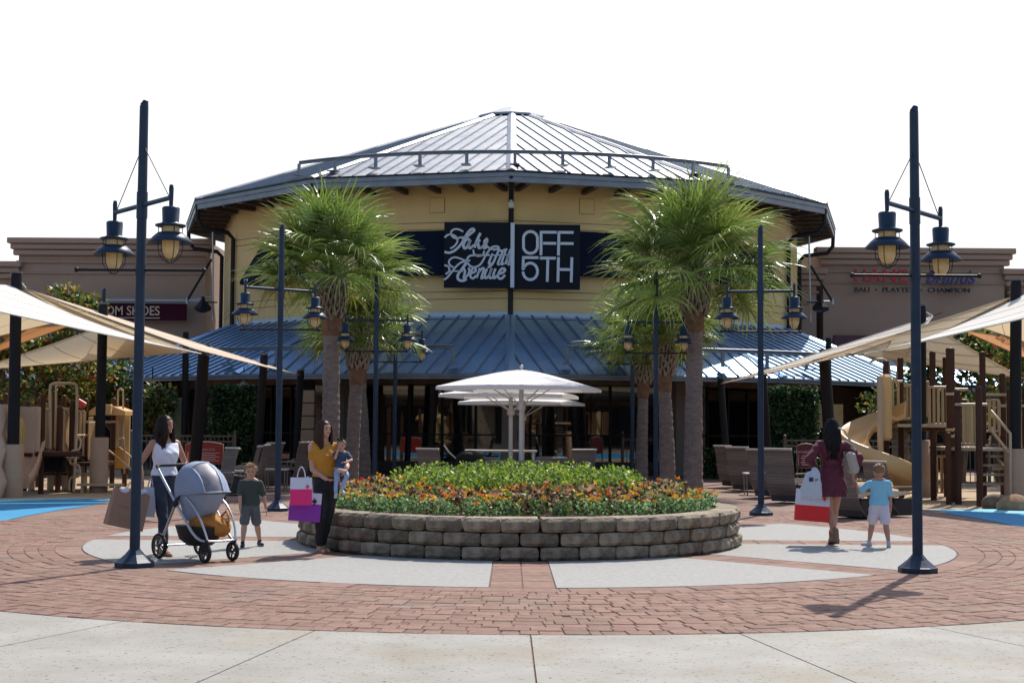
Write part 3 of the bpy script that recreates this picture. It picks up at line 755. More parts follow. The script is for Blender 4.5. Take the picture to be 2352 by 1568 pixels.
# ---------------------------------------------------------------- sign boards
M_board = mat('sign_board', (0.003, 0.005, 0.012), 0.5, spec=.15); M_let = mat('sign_letter', (0.50, 0.53, 0.60), 0.5)
def board(label, px0, px1, pt, pb, ang, group=None):
    y = BC.y - RW - .32
    a = W((px0 + px1) / 2, (pt + pb) / 2, y); s = y / FPX
    t = thing('sign_board', label, 'sign', a, R(ang))
    w_, h = (px1 - px0) * s, (pb - pt) * s
    mb = MB(); mb.box((0, .06, 0), (w_, .14, h)); mb.build('board', M_board, t)
    def Q(cx, cy, box): # crop px (2352x1201 crop of the sign) -> board local
        dx = (cx / 5.0043 + 1390) / 1.37755; dy = (cy / 5.0043 + 690) / 1.37755
        return ((dx - (px0 + px1) / 2) * s, ((pt + pb) / 2 - dy) * s)
    return t, Q, s
def strokes(t, Q, polys, wd, name='lettering'):
    "flat raised letters: ribbons of constant width following strokes"
    for pl in polys:
        wv = wd; cl = False
        if isinstance(pl, tuple): pl, wv = pl
        P = [V((*Q(x, y, None), 0)) for x, y in pl]
        if len(P) > 2 and wv < 0: wv = -wv
        elif len(P) > 2: P = [V(p) for p in catmull(P, 5)]
        mb = MB(); n = len(P); L_ = []; R_ = []; closed = (P[0] - P[-1]).length < 1e-4
        for i, p in enumerate(P):
            d0 = (P[i] - P[i - 1]) if i else (P[-1] - P[-2] if closed else P[1] - P[0]); d1 = (P[i + 1] - P[i]) if i < n - 1 else (P[1] - P[0] if closed else d0)
            d0 = d0.normalized(); d1 = d1.normalized(); d = (d0 + d1); d = d.normalized() if d.length > 1e-5 else d0
            nn = V((-d.y, d.x, 0)); k = 1 / max(.5, nn.dot(V((-d0.y, d0.x, 0))))
            L_.append(p + nn * wv / 2 * k); R_.append(p - nn * wv / 2 * k)
        vs = []
        for y in (-.012, -.045):
            vs += [(p.x, y, p.y) for p in L_] + [(p.x, y, p.y) for p in R_]
        o = 2 * n; fs = []
        for i in range(n - 1):
            fs += [(o + i, o + i + 1, o + n + i + 1, o + n + i), (i, i + 1, o + i + 1, o + i), (n + i + 1, n + i, o + n + i, o + n + i + 1)]
        fs += [(0, o, o + n, n), (n - 1, 2 * n - 1, o + 2 * n - 1, o + n - 1)]
        mb.add(vs, fs); mb.build(name, M_let, t)
tA, QA, sA = board('black sign panel with raised white script letters on the yellow drum wall', 1019.5, 1172, 509.5, 661.5, -1.0)
ln = 44 / 6.894 * sA
script = [
 # S of the first word
 ([(375, 215), (300, 178), (225, 180), (180, 225), (200, 290), (270, 325), (340, 300)], .055), ([(80, 310), (130, 268), (200, 262), (265, 300), (285, 360), (265, 410), (225, 455), (170, 485)], .055),
 ([(345, 310), (420, 300), (500, 240), (550, 195), (530, 168), (490, 185), (440, 240), (390, 330), (330, 430), (250, 510), (160, 552), (80, 540)], .075),
 # aks
 ([(480, 345), (440, 335), (395, 380), (380, 450), (410, 480), (450, 440), (490, 350)], .085), ([(490, 345), (462, 440), (480, 475), (520, 455)], .085),
 ([(495, 465), (540, 430), (580, 400)], .05), ([(640, 472), (680, 455), (715, 400)], .05), ([(650, 235), (600, 340), (555, 470)], .085), ([(645, 340), (600, 390), (615, 410), (625, 470), (665, 465)], .085),
 ([(765, 320), (715, 370), (740, 420), (735, 465), (690, 475)], .085), ([(700, 440), (760, 380), (765, 340)], .045),
 # F of the second word
 ([(755, 450), (830, 490), (920, 490), (945, 465), (905, 447), (840, 458), (790, 510), (730, 600), (690, 680), (640, 745), (560, 780), (490, 760), (445, 700), (445, 640), (490, 600), (560, 590), (660, 590), (800, 585)], .06),
 ([(715, 520), (690, 580), (640, 603), (580, 595), (545, 550), (540, 500)], .055),
 ([(845, 560), (790, 700), (800, 730), (830, 715)], .07), ([(870, 515), (872, 520)], .06),
 ([(990, 520), (950, 510), (920, 560), (860, 700), (810, 765), (770, 780)], .07), ([(1080, 490), (1010, 515), (985, 580), (930, 720), (960, 735)], .065), ([(820, 590), (1130, 580)], .04),
 ([(1055, 500), (1010, 640), (985, 730), (1030, 715)], .07), ([(1135, 490), (1095, 590), (1050, 730)], .075), ([(1070, 660), (1105, 600), (1130, 610), (1110, 690), (1095, 735), (1130, 725)], .065),
 # third word
 ([(225, 785), (175, 755), (150, 700), (180, 650), (240, 625), (320, 640), (400, 670), (490, 675)], .055), ([(80, 752), (130, 765), (160, 805), (145, 860), (100, 895)], .055),
 ([(75, 985), (130, 945), (190, 870), (260, 780), (340, 710), (440, 680)], .06), ([(450, 690), (360, 810), (300, 900), (300, 970), (350, 998), (400, 990), (435, 965)], .085), ([(140, 850), (260, 845), (380, 850)], .045),
 ([(385, 800), (410, 850), (390, 950), (460, 900), (480, 820), (455, 795)], .07),
 ([(500, 880), (570, 850), (575, 800), (535, 800), (500, 870), (500, 940), (545, 955), (590, 910)], .07),
 ([(645, 795), (595, 950)], .07), ([(620, 870), (680, 800), (710, 810), (690, 880), (670, 955), (710, 940)], .07),
 ([(760, 800), (725, 900), (740, 955), (790, 910), (830, 800)], .07), ([(835, 795), (800, 900), (810, 955), (850, 940)], .07),
 ([(895, 800), (860, 900), (875, 955), (915, 910)], .07),
 ([(930, 890), (1000, 870), (1045, 830), (1030, 800), (985, 810), (945, 870), (930, 930), (970, 962), (1010, 945), (1045, 900)], .075)]
strokes(tA, QA, script, ln)
tB, QB, sB = board('black sign panel with large thin white capitals and numeral 5 beside the script panel', 1180.5, 1333, 515, 665, 1.0)
cap = [([(1165, 62), (1150, 1128)], -.10)]
def oval(cx, cy, rx, ry, a0=0, a1=360, n=28, flat=0):
    o = []
    for i in range(n + 1):
        a = R(a0 + (a1 - a0) * i / n); o.append((cx + rx * math.cos(a), cy - (ry * math.sin(a)) - (flat if math.sin(a) > 0 else -flat)))
    return o
lw = .088
cap = [(oval(1440, 388, 112, 112, 0, 360, 32, 62), -lw), ([(1608, 205), (1608, 592)], lw), ([(1608, 222), (1856, 222)], lw), ([(1640, 400), (1850, 400)], lw),
       ([(1892, 205), (1886, 592)], lw), ([(1892, 222), (2125, 222)], lw), ([(1915, 400), (2125, 400)], lw),
       ([(1310, 630), (1568, 630)], lw), ([(1328, 640), (1324, 830)], lw), (oval(1440, 850, 115, 132, 182, 520, 30), -lw),
       ([(1590, 636), (1845, 636)], lw), ([(1718, 650), (1710, 1012)], lw), ([(1887, 618), (1880, 1015)], lw), ([(2100, 620), (2092, 1018)], lw), ([(1905, 815), (2085, 815)], lw)]
strokes(tB, QB, cap, ln)
y = BC.y - RW - .42; a = W(1177, 586, y)
tS = thing('sign_divider', 'tall pale vertical bar between the two black sign panels', 'sign', a)
mb = MB(); mb.box((0, 0, 0), (.125, .1, 150 * y / FPX)); mb.build('bar', M_let, tS)
# ---------------------------------------------------------------- side wings
M_brown = mat('brown_stucco', (0.34, 0.225, 0.165), 0.92, col2=(0.36, 0.245, 0.18), ns=.5, dirt=(.29, .195, .14), ds=.3, bump=.25, bs=40)
M_corn = mat('brown_cornice', (0.36, 0.24, 0.175), 0.9)
def wing(label, y, secs, cat='building'):
    "secs: (px0, px1, ptop)"
    t = thing('outlet_wing', label, cat, Wx((secs[0][0] + secs[-1][1]) / 2, y))
    for i, (a, b, top) in enumerate(secs):
        p = W(a, top, y) - t.location; q = W(b, top, y) - t.location; z1 = (p.z + q.z) / 2 + t.location.z
        mb = MB(); mb.box(((p.x + q.x) / 2, 3, z1 / 2), (q.x - p.x - .01, 6, z1)); mb.build('wall', M_brown, t)
        x0, x1 = p.x, q.x
        for k, (dz, pr, hh) in enumerate(((-.12, .42, .24), (-.36, .30, .22), (-.60, .20, .22), (-.98, .10, .1), (-1.45, .07, .08))):
            mb = MB(); mb.box(((x0 + x1) / 2, -pr / 2 + .05, z1 + dz), (x1 - x0 + 2 * pr * .9, pr + .1, hh), bev=.03); mb.build('cornice', M_corn, t)
    return t
wl = wing('long brown stucco wing with stepped parapet behind the trees, maroon shoe-shop sign band on it', 60.5, [(-500, 34, 600), (44, 474, 549)])
wr = wing('long brown stucco wing carrying red and blue raised shop lettering', 60.5, [(1700, 1875, 617), (1890, 2306, 571), (2318, 2900, 621)])
# shoe shop sign band
y = 59.8; a = W(312, 716, y); s = y / FPX
sg = thing('shop_fascia_sign', 'dark maroon sign band reading room shoes in pale serif capitals', 'sign', a)
mb = MB(); mb.box((0, 0, 0), (232 * s, .2, 38 * s)); mb.build('board', mat('maroon_board', (.055, .010, .022), .85, spec=.1), sg)
mb = MB(); mb.box((-30 * s, -.12, -14.5 * s), (175 * s, .04, 2.2 * s)); mb.build('underline', mat('cream_letter', (.55, .44, .33), .6), sg)
ML = MATS['cream_letter']
text('RACK ROOM SHOES', 30 * s, ML, sg, upright((57 * s, -.12, 1 * s)) @ Matrix.Scale(.86, 4, (1, 0, 0)), .02, align='RIGHT', offset=.004, split=True)
y = 59.5; a = W(337, 690, y); s = y / FPX
cb = thing('canopy_gutter', 'long pale blue-grey metal gutter above the maroon sign band', 'gutter', a); mb = MB(); mb.box((0, 0, 0), (270 * s, .3, 5.5 * s)); mb.build('gutter', mat('pale_gutter', (.26, .30, .35), .5, .3), cb)
# right wing lettering
y = 60.2; s = y / FPX
hl = thing('shop_lettering', 'raised red capitals and blue script over a row of small black capitals on brown stucco', 'sign', W(2098, 640, y))
M_lr = mat('letter_red', (.42, .02, .03), .7); M_lb = mat('letter_blue', (.04, .04, .17), .7); M_lk = mat('letter_black', (.012, .012, .014), .5)
text('HANES', 40 * s, M_lr, hl, upright((-141 * s, -.1, 4 * s)) @ Matrix.Scale(1.1, 4, (1, 0, 0)), .05, align='LEFT', offset=.012, spacing=1.12, split=True)
text('Brands', 42 * s, M_lb, hl, upright((24 * s, -.1, 2 * s)) @ Matrix.Scale(.98, 4, (1, 0, 0)), .05, align='LEFT', offset=.006, shear=.4, split=True)
text('BALI  \u2022  PLAYTEX  \u2022  CHAMPION', 14.5 * s, M_lk, hl, upright((-5 * s, -.1, -27 * s)) @ Matrix.Scale(1.3, 4, (1, 0, 0)), .05, offset=.003, split=True)
mb = MB(); mb.box((0, 0, 0), (90 * s, .2, 36 * s)); t = thing('shop_fascia_sign', 'dark maroon sign band end showing low on the brown wall above the metal roof', 'sign', W(1960, 788, y)); mb.build('board', mat('maroon_board2', (.08, .01, .03), .5), t)
# low roofed walkways running off both sides
def walkway(label, pxs, y, eave_py, top_py, wallpx):
    x0 = W(pxs[0], eave_py[0], y); x1 = W(pxs[1], eave_py[1], y)
    t = thing('covered_walkway', label, 'walkway', Wx((pxs[0] + pxs[1]) / 2, y)); o = t.location
    rf = link('roof', None, t); n = int((x1.x - x0.x) / .55); h0 = x0.z; h1 = x1.z
    rise = 1.1; dep = 3.0
    for i in range(n):
        a = x0.lerp(x1, i / n) - o; b = x0.lerp(x1, (i + 1) / n) - o; mb = MB()
        mb.add([a, b, b + V((0, dep, rise)), a + V((0, dep, rise))], [(0, 1, 2, 3)]); mb.mi = 1
        mb.add([b + V((-.02, -.02, 0)), b + V((.02, -.02, 0)), b + V((.02, -.02, .05)), b + V((-.02, -.02, .05))] + [p + V((0, dep, rise)) for p in (b + V((-.02, 0, 0)), b + V((.02, 0, 0)), b + V((.02, 0, .05)), b + V((-.02, 0, .05)))], [(0, 1, 2, 3), (1, 5, 6, 2), (3, 2, 6, 7), (0, 3, 7, 4)])
        mb.build('roof_panel', [M_roof, M_seam], rf)
    c = (x0 + x1) / 2 - o; L_ = x1.x - x0.x
    mb = MB(); mb.box((c.x, .1, c.z - .12), (L_, .12, .2)); mb.build('fascia', M_fascia, t)
    mb = MB(); mb.box((c.x, 2.4, 1.6), (L_, .3, 3.2)); mb.build('shop_front', M_intd, t)
    for i in range(int(L_ / 3.2)):
        mb = MB(); mb.box((x0.x - o.x + 1 + i * 3.2, .5, 1.5), (.45, .45, 3), bev=.03); mb.build('pillar', M_stuc, t)
walkway('low covered walkway with blue metal roof behind the trees by the tan climbing frame', (-420, 285), 54.6, (890, 862), 0, 0)
walkway('low covered walkway with metal roof behind the trees and tower posts', (2062, 2750), 54.6, (876, 905), 0, 0)
# side bracket gear of the store, left and right edges
def bracket(sgn, pts, label):
    y = 56.5; p = [W(px, py, y) for px, py in pts]
    t = thing('wall_bracket', label, 'bracket', p[0]); q = [a - p[0] for a in p]
    mb = MB(); mb.tube([q[0], q[1]], .05, 8); mb.build('strut', M_black, t)
    mb = MB(); mb.tube([q[1], q[2]], .03, 8); mb.tube([q[1] + V((0, 0, -.12)), q[1] + V((0, 0, .1))], .05, 8); mb.build('tie_bar', mat('pale_bar', (.35, .38, .42), .4, .5), t)
    mb = MB(); mb.tube([q[3], q[4]], .035, 8); mb.build('upright', MATS['pale_bar'], t)
bracket(-1, [(486, 595), (430, 690), (486, 682), (489, 520), (489, 735)], 'black diagonal strut with pale tie bar on the yellow wall end above the maroon sign')
bracket(1, [(1862, 610), (1912, 692), (1862, 692), (1858, 540), (1862, 740)], 'black diagonal strut with pale tie bar on the yellow wall end towards the red lettering')
for px, lab in ((466, 'black lantern hung on the wall end below the diagonal strut, near the maroon sign'), (1885, 'black lantern frame hung low on the wall end by the lettered wing')):
    p = W(px, 700, 56.2); t = thing('wall_lantern', lab, 'lantern', p); mb = MB()
    mb.lathe([(.06, .32), (.08, .2), (.33, -.1), (.3, -.22), (.1, -.3)], 8, smooth=False); mb.build('shade', M_black, t)
    mb = MB(); mb.box((.25 if px < 1000 else -.25, 0, .1), (.6, .05, .05)); mb.build('arm', M_black, t)
# ================================================================ lamp posts
M_amber = mat('amber_glass', (0.85, 0.64, 0.30), 0.3, col2=(.9, .76, .48), ns=9, trans=.5)
HP = 5.27
def lamp_proto():
    root = thing('lamp_post', 'x', 'lamp post')
    mb = MB(); n8 = 8
    mb.lathe([(.218, 0.0), (.218, .055), (.205, .062)], n8, smooth=False, a0=R(22.5)); mb.build('base_plate', M_navy, root)
    mb = MB(); mb.lathe([(.205, .062), (.17, .09), (.11, .14), (.075, .18), (.06, .2)], n8, smooth=False, a0=R(22.5)); mb.build('base_flare', M_navy, root)
    mb = MB(); mb.tube([(0, 0, .2), (0, 0, 3.9), (0, 0, HP - .06)], [.058, .056, .05], 16); mb.cyl((0, 0, HP - .06), (.02, 0, HP), .05, .03, 16); mb.build('pole', M_navy, root)
    mb = MB(); mb.cyl((0, 0, 3.92), (0, 0, 4.22), .063, n=16); mb.build('collar', M_navy, root); mb = MB(); mb.cyl((0, 0, 3.27), (0, 0, 3.39), .061, n=16); mb.build('collar', M_navy, root)
    return root
def lantern(parent, loc):
    r0 = link('lantern', None, parent); r0.location = loc
    mb = MB(); mb.tube([(0, 0, .24), (0, 0, .2), (0, 0, 0)], [.02, .027, .022], 10); mb.lathe([(.0, .0), (.085, -.005), (.097, -.02), (.09, -.17), (.10, -.18), (.105, -.185)], 20); mb.build('cap', M_navy, r0)
    mb = MB(); mb.lathe([(.09, -.18), (.165, -.2), (.168, -.215), (.15, -.225), (.08, -.222)], 20); mb.build('flange', M_navy, r0)
    mb = MB(); mb.lathe([(.098, -.222), (.098, -.44), (.09, -.5), (.065, -.545), (.03, -.568), (0.001, -.572)], 16); mb.build('globe', M_amber, r0)
    mb = MB(); mb.lathe([(.112, -.285), (.14, -.29), (.19, -.335), (.245, -.395), (.243, -.40), (.185, -.345), (.135, -.302), (.112, -.297)], 24); mb.build('shade', M_navy, r0)
    mb = MB()
    for i in range(6):
        a = i * math.pi / 3; c, s = math.cos(a), math.sin(a)
        mb.tube([(c * .13, s * .13, -.2), (c * .135, s * .135, -.42), (c * .13, s * .13, -.5), (c * .09, s * .09, -.575), (c * .03, s * .03, -.615), (0, 0, -.62)], .005, 5)
    mb.build('guard', M_black, r0)
    return r0
protos = {}
def lamp(px, y, dvec, label, tilt=0.0):
    p = Wx(px, y); p.z = TOP if (p - PC).length < R3 + 1 else 0
    root = lamp_proto(); root.location = p; root['label'] = label; root['group'] = 'navy twin-lantern lamp posts'
    d = V((*dvec, 0)); zA = 4.07
    mb = MB(); mb.tube([-d + V((0, 0, zA)), d + V((0, 0, zA))], .027, 10); mb.build('arm', M_navy, root)
    for s in (-1, 1):
        lantern(root, d * s + V((0, 0, zA)) - V((0, 0, .1)))
        mb = MB(); mb.tube([V((0, 0, HP - .55)) + d * s * .06, d * s * .93 + V((0, 0, zA + .02))], .006, 5); mb.build('stay_cable', M_black, root)
    mb = MB(); mb.tube([(-.71, -.02, 3.33), (.71, -.02, 3.33)], .017, 8)
    for s in (-1, 1): mb.ball((s * .72, -.02, 3.33), .03, 8, 6)
    mb.build('banner_bar', M_black, root); return root
y1 = 16.45
lamp(308.5, y1, (.47, -.60), 'tall navy lamp post in front of the brown paper bag and the woman in white')
lamp(2108, y1, (.47, .60), 'tall navy twin-lantern post between the boy in pale blue and the tan rocks')
lamp(637, 26.9, (.58, .42), 'navy twin-lantern post rising behind the blond boy, second back on that side')
lamp(1748, 26.6, (.60, -.1), 'navy twin-lantern post between the block planter and the woman in the burgundy dress')
lamp(860, 34.6, (.74, 0), 'navy twin-lantern post just past the palm trunks behind the baby')
lamp(905, 40.6, (.74, 0), 'slim far navy twin-lantern post in front of the shop glass, behind the begonias')
lamp(1506, 34.6, (.66, 0), 'navy twin-lantern post standing between two palm trunks behind the marigolds')
lamp(1452, 40.8, (.64, 0), 'slim far navy twin-lantern post beside the thinnest palm trunk')
lamp(229, 40, (.72, 0), 'far navy twin-lantern post half hidden by the leafy tree behind the climbing frame')

# ================================================================ sabal palms
M_trunk = mat('palm_trunk', (0.27, 0.20, 0.165), 0.95, col2=(0.17, 0.13, 0.11), ns=7, dirt=(.12, .105, .098), ds=1.6, bump=1.0, bs=18, stretch=(1, 1, 2.2))
M_boot = mat('palm_boot', (0.33, 0.26, 0.20), 0.9, col2=(0.17, 0.12, 0.09), ns=8, bump=.5, bs=25, island=.25)
M_fib = mat('palm_fibre', (0.23, 0.12, 0.065), 0.95, col2=(0.13, 0.07, 0.04), ns=9, bump=.8, bs=30)
M_frond = mat('palm_leaf', (0.13, 0.20, 0.035), 0.32, col2=(0.27, 0.34, 0.07), ns=2.5, rand=0.45, trans=0.33, spec=.6)
M_frondy = mat('palm_leaf_yellow', (0.20, 0.20, 0.035), 0.4, rand=0.2, trans=0.35, spec=.5)
M_stem = mat('palm_petiole', (0.14, 0.19, 0.05), 0.5)
def frond_mesh(seed, pet=1.0, blade=.95, nleaf=40, m=M_frond, droop=.5):
    r_ = random.Random(seed); mb = MB()
    # petiole along +x, arching
    pts = [V((pet * t, 0, .16 * math.sin(t * 1.6) - .10 * t * t)) for t in (0, .25, .5, .75, 1)]
    mb.mi = 1; mb.tube(pts, [.028, .02, .016, .013, .011], 5); mb.mi = 0
    tip = pts[-1]
    for i in range(nleaf):
        f = (i + .5) / nleaf * 2 - 1
        ang = f * R(148) + r_.uniform(-.03, .03); Lf = blade * (1 - .30 * abs(f) ** 2) * r_.uniform(.88, 1.08)
        bx = tip + V((.16 * (1 - abs(f)), .10 * f, -.02)) * 1.0      # costa carries the middle leaflets further out
        d = V((math.cos(ang), math.sin(ang), .18 - .1 * r_.random())).normalized()
        side = V((-math.sin(ang), math.cos(ang), 0)); k = 5; L_ = []; Q_ = []
        dz = droop * r_.uniform(.4, 1.7); tw = side * .8 + V((0, 0, .6)) * (1 if i % 2 else -1)
        tw.normalize()
        for j in range(k + 1):
            t = j / k; wv = .018 * (1 - t ** 2.0) + .002
            p = bx + d * Lf * t * (1 - .12 * t * dz) + V((0, 0, -dz * Lf * (max(0, t - .3) ** 1.8) * 1.15)) + side * (.03 * math.sin(7 * t + i) * t)
            L_.append(p + tw * wv); Q_.append(p - tw * wv)
        mb.add(L_ + Q_, [(j, j + 1, k + 2 + j, k + 1 + j) for j in range(k)], False)
    return mb.mesh('frond', [m, M_stem])
FM = [frond_mesh(s, pet, bl, 42, M_frond, dr) for s, pet, bl, dr in ((1, .95, .98, .45), (2, 1.05, 1.0, .6), (3, .85, .92, .35), (4, 1.1, .95, .75), (5, .9, 1.02, .55))]
FY = [frond_mesh(9, .9, .85, 26, M_frondy, .9)]
def palm(px, y, base_r, top_r, boot_h, crown_s, lean, label, nf=50, low=0.5, seed=1, ybase=None):
    r_ = random.Random(seed); p = Wx(px, y); t = thing('palm_tree', label, 'palm tree', p, 0, 'sabal palms flanking the entrance')
    H = boot_h; zs_ = [0, .15, .5, 1, 1.6, 2.3, 3, 3.7, H - .9, H - .55]
    zs_ = [z for z in zs_ if z < H - .5]; rings = []
    n = 18
    zz_ = np.arange(0, H - .9, .09)
    for z in zz_:
        f = z / H; rr_ = base_r + (top_r - base_r) * min(1, f * 1.6); rr_ += .10 * base_r * max(0, 1 - z / .5) ** 2
        c = V((lean[0] * f ** 1.3, lean[1] * f ** 1.3, z)); ridge = .006 * (1 if int(z / .09) % 2 else -1)
        rings.append([c + V(((rr_ + ridge + r_.uniform(-.007, .007)) * math.cos(2 * math.pi * i / n), (rr_ + ridge + r_.uniform(-.007, .007)) * math.sin(2 * math.pi * i / n), r_.uniform(-.02, .02))) for i in range(n)])
    mb = MB(); mb.loft(rings, False); mb.build('trunk', M_trunk, t)
    C = lambda z: V((lean[0] * (z / H) ** 1.3, lean[1] * (z / H) ** 1.3, z))
    mb = MB(); mb.loft([[C(z) + V((rr_ * math.cos(2 * math.pi * i / n), rr_ * math.sin(2 * math.pi * i / n), r_.uniform(-.03, .03))) * 1 for i in range(n)] for z, rr_ in ((H - 1.35, top_r * .98), (H - 1.28, top_r * 1.12), (H - 1.0, top_r * 1.2), (H - .75, top_r * 1.25), (H - .4, top_r * 1.4), (H - .1, top_r * 1.3), (H, top_r * .8))], True); mb.build('fibre_collar', M_fib, t)
    mb = MB(); nb = 90
    for i in range(nb):
        z = H - .92 + .98 * i / nb; a = i * 2.39996; rr_ = top_r * (1.25 + .32 * math.sin(math.pi * (.15 + .75 * i / nb))); c = C(z)
        out = V((math.cos(a), math.sin(a), 0)); sd = V((-math.sin(a), math.cos(a), 0)); b = c + out * rr_ * .95
        for s in (-1, 1):   # split leaf bases crossing one another
            p0 = b + sd * s * .005; p1 = b + out * .07 + sd * s * .075 + V((0, 0, .2 + r_.uniform(-.03, .05)))
            mb.tube([p0 + V((0, 0, -.04)), (p0 + p1) / 2 + out * .02, p1], [.036, .03, .012], 4)
    mb.build('leaf_bases', M_boot, t)
    top = C(H)
    for i in range(nf):
        f = (i + .5) / nf; el = R(86 - (86 + 24 * low * 2) * f ** 1.0) + r_.uniform(-.1, .1); az = i * 2.39996 + r_.uniform(-.2, .2)
        me = r_.choice(FM) if f < .9 or r_.random() < .5 else FY[0]
        o = link('frond', me, t); s = crown_s * r_.uniform(.88, 1.1)
        X = V((math.cos(el) * math.cos(az), math.cos(el) * math.sin(az), math.sin(el))); Y = V((-math.sin(az), math.cos(az), 0)); Z = X.cross(Y)
        roll = Matrix.Rotation(r_.uniform(-.5, .5), 3, X); Y = roll @ Y; Z = roll @ Z
        M = Matrix.Identity(4); M.col[0][:3] = X * s; M.col[1][:3] = Y * s; M.col[2][:3] = Z * s; M.col[3][:3] = top + V((0, 0, .12)) + X * .08
        o.matrix_local = M
palm(758, 35.3, .235, .20, 5.05, 1.17, (-.02, 0), 'palm tree with broad dense crown, standing right behind the woman in the mustard top', seed=1)
palm(806, 38.6, .20, .17, 3.95, .90, (.18, 0), 'shorter palm tree just past the trunk behind the baby, its crown below the big one', nf=52, seed=2)
palm(838, 42.3, .19, .15, 4.1, .95, (-.25, 0), 'palm tree with flared base and slender leaning trunk, third back on the baby side', nf=52, seed=3)
palm(1592, 35.2, .235, .20, 5.2, 1.25, (.05, 0), 'tallest palm tree with the widest crown, trunk beside the curved end of the planter', nf=56, low=.7, seed=4)
palm(1534, 38.7, .22, .17, 3.85, .90, (-.15, 0), 'shorter palm tree between the dark lamp post and the tallest palm', nf=52, seed=5)
palm(1473, 42.2, .19, .15, 3.75, .98, (.08, 0), 'slender palm tree beside the far lamp post, crown low and yellow-tipped', nf=50, seed=6)

# ================================================================ leafy trees behind the play areas
M_bark = mat('bark', (.16, .11, .08), .9, col2=(.1, .07, .05), ns=8, bump=.4)
def tree(label, x, y, h, rx, ry, zlo, n, mats, probs, seed, name='leafy_tree', leaf=.16, group=None, nblob=14):
    rs = np.random.RandomState(seed); t = thing(name, label, 'tree', (x, y, 0), 0, group)
    mb = MB(); blobs = []
    for i in range(nblob):
        a = rs.rand() * 6.28; q = rs.rand() ** .5; z = zlo + (h - zlo) * (rs.rand() * .85 + .1); sh = math.sin(math.pi * min(1, max(.1, (z - zlo) / (h - zlo) * .8 + .15)))
        blobs.append((rx * q * sh * math.cos(a), ry * q * sh * math.sin(a), z, rs.uniform(.28, .5) * min(rx, 1.9)))
    for i in range(5):
        a = i * 1.256; b = blobs[i * 2 % nblob]; mb.tube([(.1 * math.cos(a), .1 * math.sin(a), 0), (.25 * math.cos(a), .25 * math.sin(a), h * .3), (b[0] * .6, b[1] * .6, b[2] * .75), (b[0], b[1], b[2])], [.07, .055, .04, .015], 7)
    mb.build('trunk', M_bark, t)
    C = []; per = n // nblob
    for bx, by, bz, br in blobs:
        u = rs.normal(size=(per, 3)); u /= np.linalg.norm(u, axis=1)[:, None]; u *= br * (rs.rand(per) ** .4)[:, None] * rs.uniform(.8, 1.25)
        u[:, 2] *= .8; C.append(u + [bx, by, bz])
    C = np.concatenate(C); mi = rs.choice(len(mats), len(C), p=probs)
    # blossoms only on the outside top
    leaf_soup('crown', C, np.full(len(C), leaf), mats, mi, 1.6, .3, seed, parent=t, kind=None)
T_g = leafm('tree_green', (.09, .15, .03), .45); T_d = leafm('tree_dark', (.035, .065, .025)); T_y = leafm('tree_yellow', (.34, .29, .05), .45); T_o = leafm('tree_rust', (.28, .10, .03)); T_p = leafm('blossom_pink', (.42, .03, .12))
def tx(px, y): return Wx(px, y).x
for lab, px, y, h, rx, zlo, n, pr, sd in (
    ('leafy tree with yellow and rust tips behind the shade mast by the tan arch', 95, 42, 5.6, 1.6, 1.7, 6200, [.34, .2, .29, .16, .01], 1),
    ('leafy green tree with pink blossoms below the maroon sign band reading room shoes', 160, 43.5, 5.5, 1.35, 1.7, 5600, [.4, .22, .25, .12, .01], 2),
    ('dark green tree under the shade sail beside the metal roof', 290, 45, 3.6, 1.5, 1.5, 4000, [.4, .42, .14, .03, .01], 3),
    ('green tree at the far edge beyond the tan arch, partly out of view', -20, 41, 4.6, 1.9, 1.5, 4200, [.38, .32, .2, .08, .02], 4),
    ('dense green tree behind the tower posts and orange sail', 2205, 44, 4.3, 1.9, 1.5, 5000, [.45, .32, .2, .02, .01], 5),
    ('green tree with yellow leaves behind the brown tower posts, by the tall shade mast', 2300, 42, 5.15, 1.8, 1.5, 4800, [.42, .3, .24, .03, .01], 6),
    ('loose yellow-green tree behind the middle tower posts', 2110, 46, 3.4, 1.4, 1.4, 3800, [.42, .34, .22, .02, .0], 7)):
    tree(lab, tx(px, y), y, h, rx, rx, zlo, n, [T_g, T_d, T_y, T_o, T_p], pr, sd)
tree('small bright green treetop showing in the gap between round store and lettered wing', tx(1874, 72), 72, 9.6, .9, .9, 7.5, 1500, [T_g, T_y], [.7, .3], 9, nblob=5)
# clipped ivy walls by the store front
def ivy(label, px0, px1, py0, py1, y, seed, n=5200):
    rs = np.random.RandomState(seed); a = W(px0, py1, y); b = W(px1, py0, y); t = thing('ivy_hedge', label, 'hedge', ((a.x + b.x) / 2, y, 0))
    mb = MB(); mb.box((0, .25, b.z / 2), (b.x - a.x - .2, .3, b.z - .1)); mb.build('core', mat('hedge_core', (.012, .016, .01), 1), t)
    C = np.c_[rs.uniform(a.x, b.x, n) - t.location.x, rs.normal(0, .07, n), rs.uniform(0, b.z, n)]
    leaf_soup('leaves', C, np.full(n, .10), [L_dark, T_d, L_green], rs.choice(3, n, p=[.5, .38, .12]), 1.3, .2, seed, parent=t, kind='stuff')
ivy('dark ivy-covered wall panel behind the leaning shade posts on the stroller side', 478, 600, 885, 1090, 43.2, 1)
ivy('dark ivy-covered wall panel behind the burgundy dress side', 1755, 1880, 888, 1090, 43.6, 2)
ivy('low green shrub strip behind the glass-side palm, by the slatted seats', 1617, 1668, 1030, 1062, 44.5, 3, 700)
